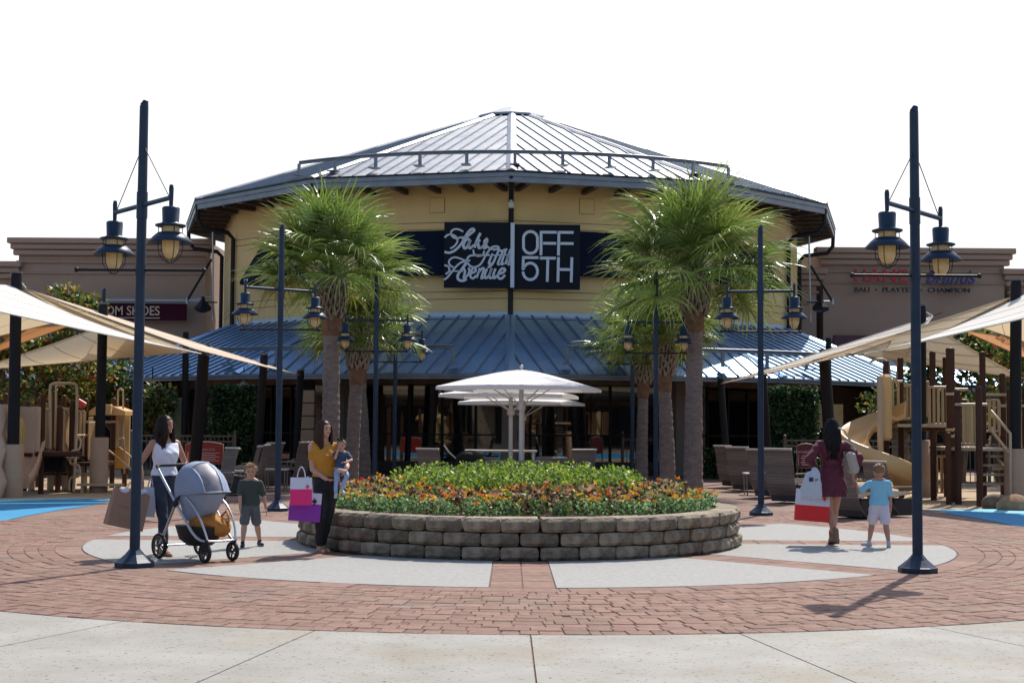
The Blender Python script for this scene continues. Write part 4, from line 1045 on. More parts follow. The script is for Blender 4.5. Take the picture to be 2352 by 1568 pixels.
# ================================================================ opposite row behind the camera (seen in the shop glass)
ow = thing('outlet_wing', 'tan stucco row of shops across the plaza, behind the viewer, seen only in reflections', 'building', (0, -34, 0))
M_tan = mat('tan_stucco', (.26, .19, .13), .9, col2=(.34, .25, .18), ns=.12)
for i in range(6):
    x = -55 + i * 22; mb = MB(); mb.box((x, 0, 3.6 + (i % 2) * .8), (21.9, 5, 7.2 + (i % 2) * 1.6)); mb.build('wall', M_tan, ow)
    mb = MB(); mb.box((x, 2.6, 1.5), (15, .2, 2.7)); mb.build('shop_front', M_frame, ow)
    mb = MB(); mb.box((x, 3.2, 3.4), (20, 1.5, .25)); mb.build('canopy', M_wood, ow)
for sx, lb in ((-1, 'tan stucco shop row beyond the climbing frame, outside the picture'), (1, 'tan stucco shop row beyond the play towers, outside the picture')):
    sw = thing('outlet_wing', lb, 'building', (sx * 37, 14, 0))
    for i in range(4):
        mb = MB(); mb.box((0, -33 + i * 22, 3.6 + (i % 2) * .6), (5, 21.9, 7.2 + (i % 2) * 1.2)); mb.build('wall', M_tan, sw)
        mb = MB(); mb.box((-sx * 2.6, -33 + i * 22, 1.5), (.2, 15, 2.7)); mb.build('shop_front', M_frame, sw)
        mb = MB(); mb.box((-sx * 3.2, -33 + i * 22, 3.4), (1.5, 20, .25)); mb.build('canopy', M_wood, sw)
# ================================================================ shade sails and masts
M_can = mat('white_canvas', (.80, .75, .67), .85, trans=.28, bump=.1, bs=30); M_can2 = mat('beige_canvas', (.66, .53, .34), .85, trans=.42, bump=.1, bs=20)
M_can3 = mat('peach_canvas', (.72, .57, .44), .85, trans=.25); M_cano = mat('orange_canvas', (.62, .24, .05), .85, trans=.4)
M_mast = mat('mast_black', (.010, .009, .010), .6, spec=.2); M_pad = mat('tan_pad', (.40, .27, .18), .8, col2=(.34, .23, .15), ns=3)
def sail(label, c3, m, sag=.25, inset=.05, group='shade sails over the play areas', es=(0, 0, 0)):
    P = [W(*c) for c in c3]; o = (P[0] + P[1] + P[2]) / 3; P = [p - o for p in P]
    t = thing('shade_sail', label, 'shade sail', o, 0, group); n = 14; idx = {}; vs = []
    for i in range(n + 1):
        for j in range(n + 1 - i):
            a, b = i / n, j / n; c = 1 - a - b
            q = P[0] * a + P[1] * b + P[2] * c
            e = a * b + b * c + c * a
            # edges bow inwards, middle sags
            k = inset * 4 * (a * b * (1 - c) ** 2 + b * c * (1 - a) ** 2 + a * c * (1 - b) ** 2) * (1 - 27 * a * b * c * .6)
            q = q * (1 - k) + V((0, 0, -sag * 27 * a * b * c * .5 - sag * .35 * e - 4 * (es[0] * a * b + es[1] * b * c + es[2] * c * a)))
            idx[(i, j)] = len(vs); vs.append(q)
    fs = []
    for i in range(n):
        for j in range(n - i):
            fs.append((idx[(i, j)], idx[(i + 1, j)], idx[(i, j + 1)]))
            if j < n - i - 1: fs.append((idx[(i + 1, j)], idx[(i + 1, j + 1)], idx[(i, j + 1)]))
    mb = MB(); mb.add(vs, fs, True); mb.build('cloth', m, t)
    edge = [idx[(i, 0)] for i in range(n + 1)] + [idx[(n - i, i)] for i in range(1, n + 1)] + [idx[(0, n - i)] for i in range(1, n)]
    mb = MB(); mb.tube([vs[e] for e in edge], .014, 4, closed=True); mb.build('hem', m, t)
    mb = MB(); mid = (P[0] + P[1] + P[2]) / 3
    for p in P: mb.tube([p, p + (p - mid).normalized() * .22], .012, 4)
    sm_ = MB()
    for i in (3, 6, 9, 11): sm_.tube([V(vs[idx[(i, j)]]) + V((0, 0, .002)) for j in range(n + 1 - i)], .007, 4)
    sm_.build('seams', m, t, kind='stuff')
    mb.build('tensioners', M_mast, t, kind='stuff'); return t
sail('long narrow white shade sail sloping down from the mast beside the tan arch wall', [(20, 655, 31), (462, 812, 31.6), (-300, 648, 24)], M_can, .1, .0, es=(.15, .02, 0))
sail('beige underside of a sail between white sail and peach strip, on the arch side', [(52, 663, 31.4), (452, 811, 31.9), (232, 762, 35.5)], M_can2, .1, .01)
sail('peach sunlit sail strip running on past the three leaning posts by the maroon sign', [(66, 666, 31.5), (692, 862, 42.5), (455, 804, 33)], M_can3, .05, .0)
sail('beige triangular sail hanging low over the arch climbing frame', [(-60, 850, 37), (255, 742, 36), (444, 808, 32.5)], M_can2, .15, .03)
sail('beige sail corner above the orange sail, over the tan wall', [(-160, 680, 30), (145, 736, 34), (-120, 800, 37)], M_can2, .1, .03)
sail('orange sail tip under the beige sail at the tan wall side', [(-120, 770, 42), (172, 744, 40), (-120, 848, 39)], M_cano, .05, .02)
sail('long white shade sail rising to the mast by the boulders', [(2372, 666, 31), (1985, 813, 32.5), (2640, 660, 24)], M_can, .1, .0, es=(.15, .02, 0))
sail('beige underside of a narrow sail between white sail and brown wall, boulder side', [(2328, 681, 31.4), (1880, 824, 36), (2085, 800, 33)], M_can2, .05, .0)
sail('peach sunlit sail strip reaching the leaning post near the tallest palm', [(2166, 733, 34), (1652, 882, 41), (1985, 806, 34)], M_can3, .05, .0)
sail('small white sail peak tied by chain to the mast behind the tall lamp post', [(2143, 725, 34.3), (1700, 868, 39), (2112, 768, 33.5)], M_can, .05, .0)
sail('large beige triangular sail over the brown tower posts', [(2135, 745, 35), (1955, 812, 33), (2350, 868, 37)], M_can2, .15, .02)
sail('orange sail running out of view behind the beige one on the tower side', [(2212, 759, 40), (2460, 796, 42), (2460, 868, 39)], M_cano, .05, .02)
sail('beige sail corner against the trees, beside the boulder-side mast', [(2255, 752, 34), (2480, 700, 31), (2480, 826, 38)], M_can2, .08, .02)
def mast(px0, py0, px1, y, r0, label, pad=None, group='shade sail masts'):
    g = Wx(px1, y); top = W(px0, py0, y)
    t = thing('shade_mast', label, 'mast', g, 0, group); q = top - g
    mb = MB(); mb.tube([(0, 0, 0), q * .98, q], [r0, r0 * .95, r0 * .8], 14); mb.build('pole', M_mast, t)
    mb = MB(); mb.cyl(q, q + V((0, 0, .04)), r0 * 1.05, n=14); mb.build('cap', mat('grey_cap', (.1, .1, .11), .5), t)
    if pad:
        z = W(px1, pad, y).z; mb = MB(); mb.lathe([(r0 + .09, 0), (r0 + .09, z - .01), (r0 + .07, z), (r0, z)], 18); mb.build('pad', M_pad, t)
mast(38, 628, 28, 31.2, .125, 'thick black mast with tan padded foot in front of the tan arch wall', 1020)
mast(237, 699, 226, 33.6, .115, 'black mast with tan padded foot just beside the arch climbing frame', 1004)
mast(427, 763, 422, 44, .10, 'thin upright mast behind the woman in white, against the blue roof')
mast(470, 793, 444, 38, .155, 'thick leaning dark post in front of the red rules board')
mast(607, 815, 588, 40.3, .115, 'leaning dark post behind the blond boy')
mast(691, 851, 676, 42.5, .11, 'leaning dark post beside the beige block column, furthest from the arch')
mast(2334, 645, 2331, 31.2, .125, 'thick black mast with brown padded foot behind the boulders', 1030)
mast(2117, 703, 2117, 34.3, .11, 'black mast directly behind the tall lamp post', 1010)
mast(1903, 777, 1903, 44, .09, 'thin dark mast top rising over the sunlit metal roof')
mast(1893, 806, 1912, 37.5, .155, 'thick leaning dark post behind the head of the woman in burgundy')
mast(1655, 869, 1672, 41, .10, 'leaning dark post by the glass shopfront, beside the slatted seats')
mast(1752, 850, 1768, 39, .10, 'leaning dark post directly behind the second lamp post on the burgundy dress side')
def cone_tie(a, b, label):
    p, q = W(*a), W(*b); t = thing('tie_chain', label, 'chain', p); mb = MB(); d = q - p; n = 8
    for i in range(n):
        c = d * ((i + .5) / n); mb.ball(c, (.035, .03, .025), 6, 4)
    mb.build('links', mat('pale_chain', (.4, .4, .4), .5, .6), t)
cone_tie((44, 645, 31.2), (58, 662, 31.3), 'short pale chain from the arch-side mast to the sail strip')
cone_tie((2124, 716, 34.3), (2142, 727, 34.3), 'short pale chain from the mast behind the tall lamp post to the white peak')

# ================================================================ play structures
M_post = mat('play_post_brown', (.052, .021, .012), .55, col2=(.072, .030, .017), ns=2, spec=.2); M_pt = mat('play_tan', (.54, .36, .17), .55, col2=(.49, .32, .15), ns=2)
M_pp = mat('play_pink_tan', (.50, .34, .24), .6, col2=(.46, .30, .21), ns=2); M_bar = mat('play_tube_tan', (.44, .32, .20), .4); M_slat = mat('play_slat', (.42, .28, .14), .6, rand=.12)
M_sl = mat('slide_yellow_tan', (.66, .40, .16), .4); M_redp = mat('play_red', (.5, .03, .03), .4); M_amb = mat('play_amber', (.5, .24, .03), .5); M_mar = mat('play_maroon', (.14, .03, .025), .5)
def playset(label, y0, px):
    t = thing('play_structure', label, 'playground', Wx(px, y0)); return t
def LC(cx, cy, y): return W(cx / 4.596, 834.8 + cy / 4.596, y)
def RC(cx, cy, y): return W(2003.5 + cx / 3.788, 762.2 + cy / 3.788, y)
class Play:
    def __init__(s, t, F): s.t = t; s.F = F; s.o = t.location.copy()
    def P(s, x, y, d): return s.F(x, y, d) - s.o
    def post(s, x, yt, d, r=.062, yb=None, m=None):
        a = s.P(x, yt, d); mb = MB(); z0 = -s.o.z if yb is None else s.P(x, yb, d).z
        mb.cyl((a.x, a.y, z0), (a.x, a.y, a.z - .04), r, n=12); mb.lathe([(r * 1.06, -.05), (r * 1.06, -.01), (r * .7, .02), (0.001, .03)], 12, (a.x, a.y, a.z)); mb.build('post', m or M_post, s.t)
    def slats(s, x0, x1, yt, yb, d0, d1=None, step=.085, m=None, frame=True):
        d1 = d0 if d1 is None else d1
        a, b, c, e = s.P(x0, yt, d0), s.P(x1, yt, d1), s.P(x0, yb, d0), s.P(x1, yb, d1); L_ = (b - a).length; n = max(2, int(L_ / step))
        r_ = link('barrier', None, s.t)
        for i in range(n + 1):
            f = i / n; p, q = a.lerp(b, f), c.lerp(e, f); mb = MB(); M = Matrix.Translation((p + q) / 2) @ Matrix.Rotation(math.atan2(b.y - a.y, b.x - a.x), 4, 'Z')
            mb.box((0, 0, 0), (step * .72, .03, abs(p.z - q.z) - .02), M, bev=.006); mb.build('slat', m or M_slat, r_)
        if frame:
            for u, v_ in ((a, b), (c, e)): mb = MB(); mb.tube([u, v_], .024, 6); mb.build('rail', M_bar, r_)
    def panel(s, x0, x1, yt, yb, d, m, th=.04, d1=None, name='panel'):
        a, b, c = s.P(x0, yt, d), s.P(x1, yt, d if d1 is None else d1), s.P(x0, yb, d)
        mb = MB(); M = Matrix.Translation(((a + b) / 2).to_tuple()[:2] + ((a.z + c.z) / 2,)) @ Matrix.Rotation(math.atan2(b.y - a.y, b.x - a.x), 4, 'Z')
        mb.box((0, 0, 0), ((b - a).xy.length, th, a.z - c.z), M, bev=.015); mb.build(name, m, s.t)
    def tube(s, pts, r, m=None, name='hand_rail', sm=5):
        p = [s.P(*q) for q in pts]; mb = MB(); mb.tube(catmull(p, sm) if sm else p, r, 8); mb.build(name, m or M_bar, s.t)
    def deck(s, x0, x1, y, d0, d1, m=None, th=.08):
        a, b = s.P(x0, y, d0), s.P(x1, y, d0); mb = MB(); mb.box(((a.x + b.x) / 2, (d0 + d1) / 2 - s.o.y, a.z - th / 2), (b.x - a.x, d1 - d0, th), bev=.01); mb.build('deck', m or M_post, s.t)
pl = Play(playset('tan and brown climbing frame with arched wall, tube arch and straight slide', 33, 120), LC)
for x, yt, d, yb in ((455, 330, 32.6, None), (630, 460, 33.2, None), (765, 400, 33.6, None), (905, 375, 35.2, None), (1200, 370, 36, None), (1332, 380, 36.6, None), (672, 340, 36.5, None), (285, 395, 35, None), (262, 1090, 34, None), (420, 370, 36, None), (175, 330, 36.4, None), (580, 300, 36.6, None), (60, 320, 37, None)):
    pl.post(x, yt, d)
# arch wall with opening
def archwall():
    A = pl.P(-420, 450, 31.9); B = pl.P(430, 455, 32.3); zt = A.z; zb = pl.P(0, 940, 31.9).z; cxp = pl.P(160, 0, 32).x; r_ = (pl.P(300, 0, 32).x - pl.P(20, 0, 32).x) / 2; top = pl.P(0, 525, 32).z; zc = top - r_
    outer = []; inner = []; n = 28
    for i in range(n + 1):
        a = math.pi * (1 - i / n); inner.append((cxp + r_ * math.cos(a), zc + r_ * math.sin(a)))
        q = i / n
        if q < .3: outer.append((A.x, zc + (zt - zc) * q / .3))
        elif q < .7: outer.append((A.x + (B.x - A.x) * (q - .3) / .4, zt))
        else: outer.append((B.x, zt - (zt - zc) * (q - .7) / .3))
    inner = [(inner[0][0], zb)] + inner + [(inner[-1][0], zb)]; outer = [(A.x, zb)] + outer + [(B.x, zb)]
    k = len(inner); yy = A.y; vs = [(x, yy, z) for x, z in outer] + [(x, yy, z) for x, z in inner] + [(x, yy + .18, z) for x, z in outer] + [(x, yy + .18, z) for x, z in inner]; fs = []
    for i in range(k - 1):
        fs += [(k + i, k + i + 1, i + 1, i), (2 * k + i, 2 * k + i + 1, 3 * k + i + 1, 3 * k + i), (k + i + 1, k + i, 3 * k + i, 3 * k + i + 1), (i, i + 1, 2 * k + i + 1, 2 * k + i)]
    mb = MB(); mb.add(vs, fs); mb.build('arch_wall', M_pp, pl.t)
archwall()
pl.slats(170, 260, 560, 920, 33.2, m=mat('play_slat_yellow', (.5, .4, .14), .6), step=.11)
pl.panel(350, 428, 455, 930, 32.0, M_pp, .12); pl.panel(-60, 70, 930, 1000, 32.2, M_pt, .1)
# slides
def chute(P0, P1, w_, h, m, name='slide', bow=.15):
    mb = MB(); n = 10; rings = []
    d = P1 - P0; sd = V((-d.y, d.x, 0)); sd = sd.normalized() if sd.length > .01 else V((1, 0, 0))
    for i in range(n + 1):
        t = i / n; c = P0 + d * t + V((0, 0, -bow * math.sin(math.pi * t)))
        prof = [(-w_ / 2 - .05, h), (-w_ / 2, h + .01), (-w_ / 2 + .03, .04), (0, 0), (w_ / 2 - .03, .04), (w_ / 2, h + .01), (w_ / 2 + .05, h), (w_ / 2 + .04, -.05), (0, -.06), (-w_ / 2 - .04, -.05)]
        rings.append([c + sd * a + V((0, 0, b)) for a, b in prof])
    mb.loft(rings, True); return mb.build(name, m, pl.t)
chute(pl.P(330, 900, 32.6), pl.P(160, 1290, 31.4), .5, .22, M_pp)
mb = MB(); rs_ = random.Random(3); ring = []
for iz in range(7):
    z = -.0 + iz * .33; ring.append([pl.P(-60, 0, 30.6 + iz * .2) * V((1, 1, 0)) if False else V((pl.P(-120 + 40 * (iz % 2) + 190 * (j in (1, 2)) - iz * 14, 0, 31).x + rs_.uniform(-.05, .05), -2.4 + iz * .12 + (.5 if j in (2, 3) else 0) + rs_.uniform(-.06, .06), z)) for j in range(4)])
mb.loft(ring, True); mb.build('climbing_wall', M_pp, pl.t)
pl.tube([(530, 900, 33), (530, 470, 33), (530, 260, 33), (560, 215, 33), (660, 208, 33.2), (780, 215, 33.4), (812, 260, 33.5), (812, 470, 33.5), (800, 800, 33.5), (778, 1350, 33.2)], .034)
pl.tube([(592, 900, 34), (592, 470, 34), (592, 300, 34), (600, 235, 34), (680, 225, 34.1)], .028)
pl.slats(488, 526, 480, 885, 33.1); pl.slats(588, 640, 470, 890, 33.6); pl.slats(672, 740, 475, 990, 33.3, 34.2); pl.slats(815, 890, 500, 800, 35.0); pl.slats(935, 1010, 620, 1010, 34.3, 34.8, step=.06); pl.slats(1225, 1300, 470, 880, 36.2, step=.12)
pl.panel(1330, 1375, 500, 1100, 36.4, M_pt, .1)
pl.tube([(430, 478, 32.8), (530, 482, 32.9)], .03); pl.tube([(600, 470, 33.2), (680, 475, 33.3), (740, 545, 33.6), (790, 548, 33.7)], .026, sm=3); pl.tube([(890, 615, 35), (1225, 612, 35.6)], .03); pl.tube([(740, 760, 33.6), (920, 755, 35)], .028)
pl.tube([(895, 760, 34.6), (882, 780, 34.5), (882, 1150, 34.4)], .024, sm=3); pl.tube([(1180, 492, 36), (1350, 497, 36)], .03)
pl.tube([(1245, 860, 35.6), (1245, 330, 35.6), (1255, 282, 35.6), (1272, 268, 35.6), (1290, 282, 35.6), (1300, 330, 35.6), (1300, 860, 35.6)], .022)
pl.tube([(810, 780, 33.2), (850, 800, 33.2), (838, 900, 33.1), (755, 930, 33.0), (742, 1050, 33.0), (825, 1070, 33.0), (842, 1150, 33.0), (820, 1190, 33), (750, 1205, 33.0), (730, 1260, 33), (732, 1340, 33)], .026, name='loop_ladder')
pl.tube([(1085, 902, 35), (1130, 903, 35), (1250, 1000, 34.4), (1395, 1125, 33.8)], .026, sm=2); pl.tube([(1200, 890, 36), (1265, 890, 36), (1400, 1000, 35.2)], .026, sm=2)
pl.tube([(1235, 880, 35.4), (1240, 810, 35.4), (1275, 795, 35.4), (1310, 820, 35.4), (1312, 1160, 35.4)], .02)
pl.panel(1090, 1190, 910, 1095, 36.2, M_mar); pl.panel(1210, 1310, 900, 1105, 36.0, M_amb)
mb = MB(); a, b, c, e = pl.P(940, 500, 35.2), pl.P(1010, 450, 35.2), pl.P(1190, 450, 35.2), pl.P(1320, 500, 35.2)
mb.loft([[a + V((0, 0, -.1)), a, b, c, e, e + V((0, 0, -.1))], [p + V((0, .9, 0)) for p in (a + V((0, 0, -.1)), a, b, c, e, e + V((0, 0, -.1)))]], False); mb.build('gable_roof', M_sl, pl.t)
pl.panel(1090, 1180, 430, 540, 35.1, M_pt, .2, name='roof_block'); pl.panel(935, 985, 560, 1010, 35.0, M_pt, .05)
for p0, p1 in (((825, 395, 35), (900, 440, 35)), ((830, 430, 35), (880, 450, 35))): pl.tube([p0, p1], .07, M_redp, 'spyglass', 0)
pl.deck(270, 700, 985, 33, 35.2); pl.deck(700, 1020, 1040, 33.8, 35.4); pl.deck(-100, 330, 935, 32.4, 34.4)
# rubber bead bridge
br = link('bead_bridge', None, pl.t)
for i in range(9):
    for j in range(4):
        a = pl.P(285 + i * 46, 1000 + j * 38, 32.9); mb = MB(); mb.ball(a, (.105, .1, .075), 8, 6); mb.build('bead', M_mast, br)
for i, (cx, cy) in enumerate(((280, 1160), (480, 1158), (830, 1275))):
    a = pl.P(cx, cy, 34 if i < 2 else 33.4); mb = MB(); mb.box((a.x + .5, a.y, a.z), (1.0, .35, .05)); mb.box((a.x + .12, a.y, a.z / 2 - .02), (.06, .3, a.z)); mb.box((a.x + .9, a.y, a.z / 2 - .02), (.06, .3, a.z)); mb.build('step', M_bar, pl.t)
mb = MB(); a = pl.P(450, 950, 32.6); mb.box((a.x + .35, a.y, a.z), (.95, .4, .12), bev=.03); mb.build('landing', M_post, pl.t)
pr = Play(playset('brown-posted play towers with tan slat railings and a curly yellow slide', 33, 2180), RC)
for x, yt, d in ((118, 255, 33), (245, 230, 33.6), (523, 178, 32.6), (637, 225, 34.4), (740, 508, 30.9), (925, 480, 30.2), (957, 178, 32.5), (1130, 370, 33.4), (1195, 500, 32.3), (1330, 480, 33)): pr.post(x, yt, d, .07)
pr.post(677, 145, 31.8, .095); pr.post(540, 830, 34.6, .06); pr.post(660, 880, 30.8, .06)
pr.slats(130, 225, 432, 742, 33.2, m=M_pt); pr.slats(268, 335, 458, 755, 33.7); pr.slats(448, 490, 432, 725, 34.8); pr.slats(498, 652, 482, 800, 32.5); pr.slats(758, 900, 640, 972, 31.2)
pr.slats(980, 1100, 592, 862, 33.0); pr.slats(1110, 1240, 650, 1000, 33.4); pr.slats(1290, 1400, 645, 1000, 33.6); pr.slats(560, 650, 1075, 1395, 34.5, step=.1); pr.slats(820, 870, 640, 1000, 34.6)
for x0, x1, y_, d in ((100, 262, 430, 33), (215, 330, 466, 33.6), (485, 715, 480, 32.3), (720, 1000, 630, 30.8), (1100, 1400, 642, 32.6), (945, 1165, 546, 32.6), (505, 715, 1078, 33), (640, 720, 540, 31.6), (640, 720, 850, 31.6), (640, 720, 905, 31.6), (100, 270, 742, 33), (715, 830, 498, 33), (750, 930, 1010, 31), (1040, 1170, 1190, 32.5)):
    pr.tube([(x0, y_, d), (x1, y_, d)], .03, sm=0)
pr.deck(220, 660, 800, 32.4, 34.4, M_bar, .07); pr.deck(500, 640, 830, 32.5, 34.4); pr.deck(750, 1240, 1005, 31.2, 33.4, M_bar, .07)
pr.tube([(-20, 262, 33.4), (40, 240, 33.4), (110, 245, 33.4), (146, 300, 33.4), (148, 425, 33.4)], .03); pr.tube([(60, 236, 34), (160, 238, 34), (215, 280, 34), (216, 420, 34)], .03)
pr.tube([(1035, 685, 31.8), (1200, 882, 31), (1203, 1420, 31)], .032, sm=0); pr.tube([(1040, 830, 32), (1052, 875, 31.9), (1192, 1055, 31)], .032, sm=0); pr.tube([(1060, 1035, 32), (1085, 1090, 31.6), (1140, 1155, 31)], .03, sm=0)
pr.tube([(1040, 590, 33), (1095, 592, 33), (1108, 640, 33), (1108, 900, 33)], .022); pr.tube([(985, 985, 32), (1020, 975, 32), (1026, 900, 32)], .022); pr.tube([(790, 590, 33.6), (825, 590, 33.6), (840, 630, 33.6)], .022)
for i in range(4): 
    a = pr.P(1150 - i * 28, 1080 + i * 80, 31.6); mb = MB(); mb.box((a.x, a.y, a.z), (.7, .3, .05)); mb.build('step', M_bar, pr.t)
# curly slide
def curly():
    c = pr.P((2022 - 2003.5) * 3.788, 900, 32.2); z1 = pr.P(0, (958 - 762.2) * 3.788, 32).z; z0 = .28; n = 40; rings = []; rc = .56; hw = .27
    for i in range(n + 1):
        f = i / n; th = R(35 + 315 * f); z = z1 + (z0 - z1) * f; o = V((math.cos(th), math.sin(th), 0))
        if f > .88: pass
        prof = [(rc + hw + .04, .34), (rc + hw, .36), (rc + hw * .85, .08), (rc, .0), (rc - hw * .85, .06), (rc - hw, .2), (rc - hw - .03, .2), (rc - hw - .02, .0), (rc, -.07), (rc + hw + .02, -.02)]
        rings.append([V((c.x, c.y, z)) + o * a + V((0, 0, b)) for a, b in prof])
    mb = MB(); mb.loft(rings, True); sl = mb.build('curly_slide', M_sl, pr.t)
    mb = MB(); mb.cyl((c.x, c.y, 0), (c.x, c.y, z1 + .9), .07, n=12); mb.build('slide_pole', M_bar, sl)
    a = pr.P(68, 430, 32.8); b = pr.P(110, 1000, 32.8); mb = MB(); mb.box(((a.x + b.x) / 2, a.y - .2, (a.z + b.z) / 2 + .15), (.22, .5, a.z - b.z), bev=.06); mb.build('slide_shield', M_sl, sl)
curly()
# boulders
def boulder(label, px, y, sx, sy, sz, seed, m):
    rs = random.Random(seed); t = thing('boulder', label, 'boulder', Wx(px, y), 0); mb = MB(); mb.ball((0, 0, sz * .35), (sx, sy, sz), 18, 12)
    ph = [rs.uniform(0, 6) for _ in range(6)]
    mb.v = [(x * (1 + .12 * math.sin(5 * y_ + 3 * z + ph[0])), y_ * (1 + .12 * math.sin(4 * x + ph[1])), max(-.02, z * (1 + .12 * math.sin(6 * x + 5 * y_ + ph[2])))) for x, y_, z in mb.v]
    mb.build('rock', m, t)
M_rock = mat('boulder_brown', (.13, .085, .06), .95, col2=(.20, .14, .10), ns=5, bump=.8, bs=14)
M_rock2 = mat('boulder_tan', (.26, .14, .07), .95, col2=(.34, .22, .13), ns=5, bump=.8, bs=14)
boulder('dark brown rounded boulder beside the rust one at the edge of the blue ground', 2288, 29.5, .26, .3, .25, 1, M_rock)
boulder('rust-brown boulder touching the darker one, in front of the mast foot', 2328, 28.9, .33, .3, .22, 2, M_rock2)
boulder('pale sandstone lump on the brick behind the brown paper bag', 345, 26.5, .22, .25, .13, 3, mat('boulder_pale', (.5, .4, .3), .95, bump=.5, bs=20))

# ================================================================ fences and rules boards
M_bronze = mat('bronze_rail', (.10, .085, .07), .5, .3)
def fence(label, px0, px1, y, h, group=None):
    a, b = Wx(px0, y), Wx(px1, y); L_ = b.x - a.x; t = thing('metal_fence', label, 'fence', a); n = int(L_ / .13)
    pm = MB(); pm.box((0, 0, h / 2 + .03), (.022, .022, h - .08)); me = pm.mesh('picket', M_bronze)
    for i in range(n): o = link('picket', me, t); o.location = (L_ * (i + .5) / n, 0, 0)
    for z in (.1, h - .16, h): mb = MB(); mb.box((L_ / 2, 0, z), (L_, .05, .045)); mb.build('rail', M_bronze, t)
    k = max(1, round(L_ / 2.2))
    for i in range(k + 1): mb = MB(); mb.box((L_ * i / k, 0, h / 2 + .04), (.075, .075, h + .08)); mb.ball((L_ * i / k, 0, h + .11), .05, 8, 6); mb.build('fence_post', M_bronze, t)
fence('bronze picket fence behind the red rules board and the stroller', 298, 538, 42.0, 1.22)
fence('bronze picket fence beside the maroon rules board, running behind the curly slide', 1803, 2110, 41.0, 1.22)
fence('bronze picket fence behind the tower posts by the trees', 2125, 2420, 40.5, 1.15)
def rules(label, px0, px1, pt, pb, y, m, white=True):
    a = W((px0 + px1) / 2, (pt + pb) / 2, y); s = y / FPX; t = thing('rules_board', label, 'sign', (a.x, a.y, 0)); w_, h = (px1 - px0) * s, (pb - pt) * s
    mb = MB(); n = 10; poly = [(-w_ / 2, -h / 2), (w_ / 2, -h / 2)] + [(w_ / 2 - w_ * i / n, h / 2 + .06 * math.sin(math.pi * i / n)) for i in range(n + 1)]
    M = Matrix.Translation((0, 0, a.z)) @ Matrix.Rotation(R(90), 4, 'X'); mb.prism(poly, -.02, .02, M); mb.build('panel', m, t)
    mb = MB(); e = [M @ V((x * 1.0, y_ * 1.0, 0)) for x, y_ in poly]; mb.tube(e, .018, 5, closed=True); mb.build('frame', mat('rule_frame', (.3, .24, .2), .5), t)
    mt = mat('rule_print', (.55, .42, .42), .7)
    text('PLAYGROUND', h * .17, mt, t, upright((0, -.035, a.z + h * .22)), .001, name='heading')
    mb = MB()
    for i in range(5):
        mb.box((.05 - (.05 if i % 2 else 0), -.025, a.z + h * (.05 - .1 * i)), (w_ * (.62 if i % 2 else .72), .002, h * .035)); mb.box((-w_ * .43, -.025, a.z + h * (.05 - .1 * i)), (w_ * .04, .002, h * .06))
    mb.build('printed_lines', mt, t, kind='stuff')
    for sx in (-1, 1): mb = MB(); mb.cyl((sx * w_ * .48, .03, 0), (sx * w_ * .48, .03, a.z + h / 2), .025, n=8); mb.build('leg', M_bronze, t)
rules('red playground rules board with pale print behind the leaning post and stroller', 426, 512, 1020, 1064, 39.3, mat('rule_red', (.26, .025, .02), .5))
rules('dark maroon playground rules board with pale print behind the woman in burgundy', 1831, 1872, 1024, 1074, 39.0, mat('rule_maroon', (.09, .01, .02), .5))

# beige block column at the store corner
bc = thing('block_column', 'square column faced with beige stone blocks, beside the leaning posts and the mustard top', 'column', Wx(703, 44.6))
M_bst = mat('beige_stone', (.44, .31, .20), .85, col2=(.38, .27, .17), ns=3, rand=.1)
mb = MB(); mb.box((0, 0, 1.45), (.42, .42, 2.9)); mb.build('core', M_intd, bc)
for i in range(6): mb = MB(); mb.box((0, -.03, .42 + i * .40), (.5, .5, .375), bev=.015); mb.build('stone', M_bst, bc)
for px, py, y, lab in ((404, 962, 45.5, 'pale notice with green picture standing in the dark shopfront beyond the woman in white'), (545, 1028, 44, 'small pale-blue bin lid by the fence end')):
    a = W(px, py, y); t = thing('display_panel' if px < 500 else 'litter_bin', lab, 'panel' if px < 500 else 'bin', (a.x, a.y, 0))
    mb = MB()
    if px < 500: mb.box((0, 0, a.z), (.62, .06, 1.3), bev=.02); mb.build('sheet', mat('notice', (.25, .26, .2), .6, col2=(.10, .16, .05), ns=2.2), t); mb = MB(); mb.box((0, 0, .3), (.5, .3, .6)); mb.build('foot', M_intd, t)
    else: mb.lathe([(.18, 0), (.2, .7), (.21, .72), (.14, .86), (.001, .9)], 12); mb.build('body', mat('bin_grey', (.2, .25, .28), .5), t)
for px, lab in ((350, 'tan globe lamp glow under the eave near the pole of the woman in white'),):
    pass
def eave_lamp(px, py, y, lab):
    a = W(px, py, y); t = thing('eave_lamp', lab, 'lamp', a); mb = MB(); mb.lathe([(.05, .18), (.07, .08), (.26, .0), (.24, -.05), (.10, -.12), (.001, -.13)], 14); mb.build('shade', mat('cream_shade', (.32, .25, .17), .6), t)
    mb = MB(); mb.cyl((0, 0, .15), (0, 0, .55), .02, n=6); mb.build('stem', M_black, t)
eave_lamp(350, 884, 45.5, 'cream dome lamp hanging under the dark eave beyond the tall lamp post'); eave_lamp(560, 884, 44.5, 'cream dome lamp hanging under the eave above the ivy'); eave_lamp(1790, 888, 44.5, 'cream dome lamp hanging under the eave over the burgundy woman side')
eave_lamp(2465 / 1.3776, 890, 46, 'second cream dome lamp under the sunlit eave, close to its neighbour')
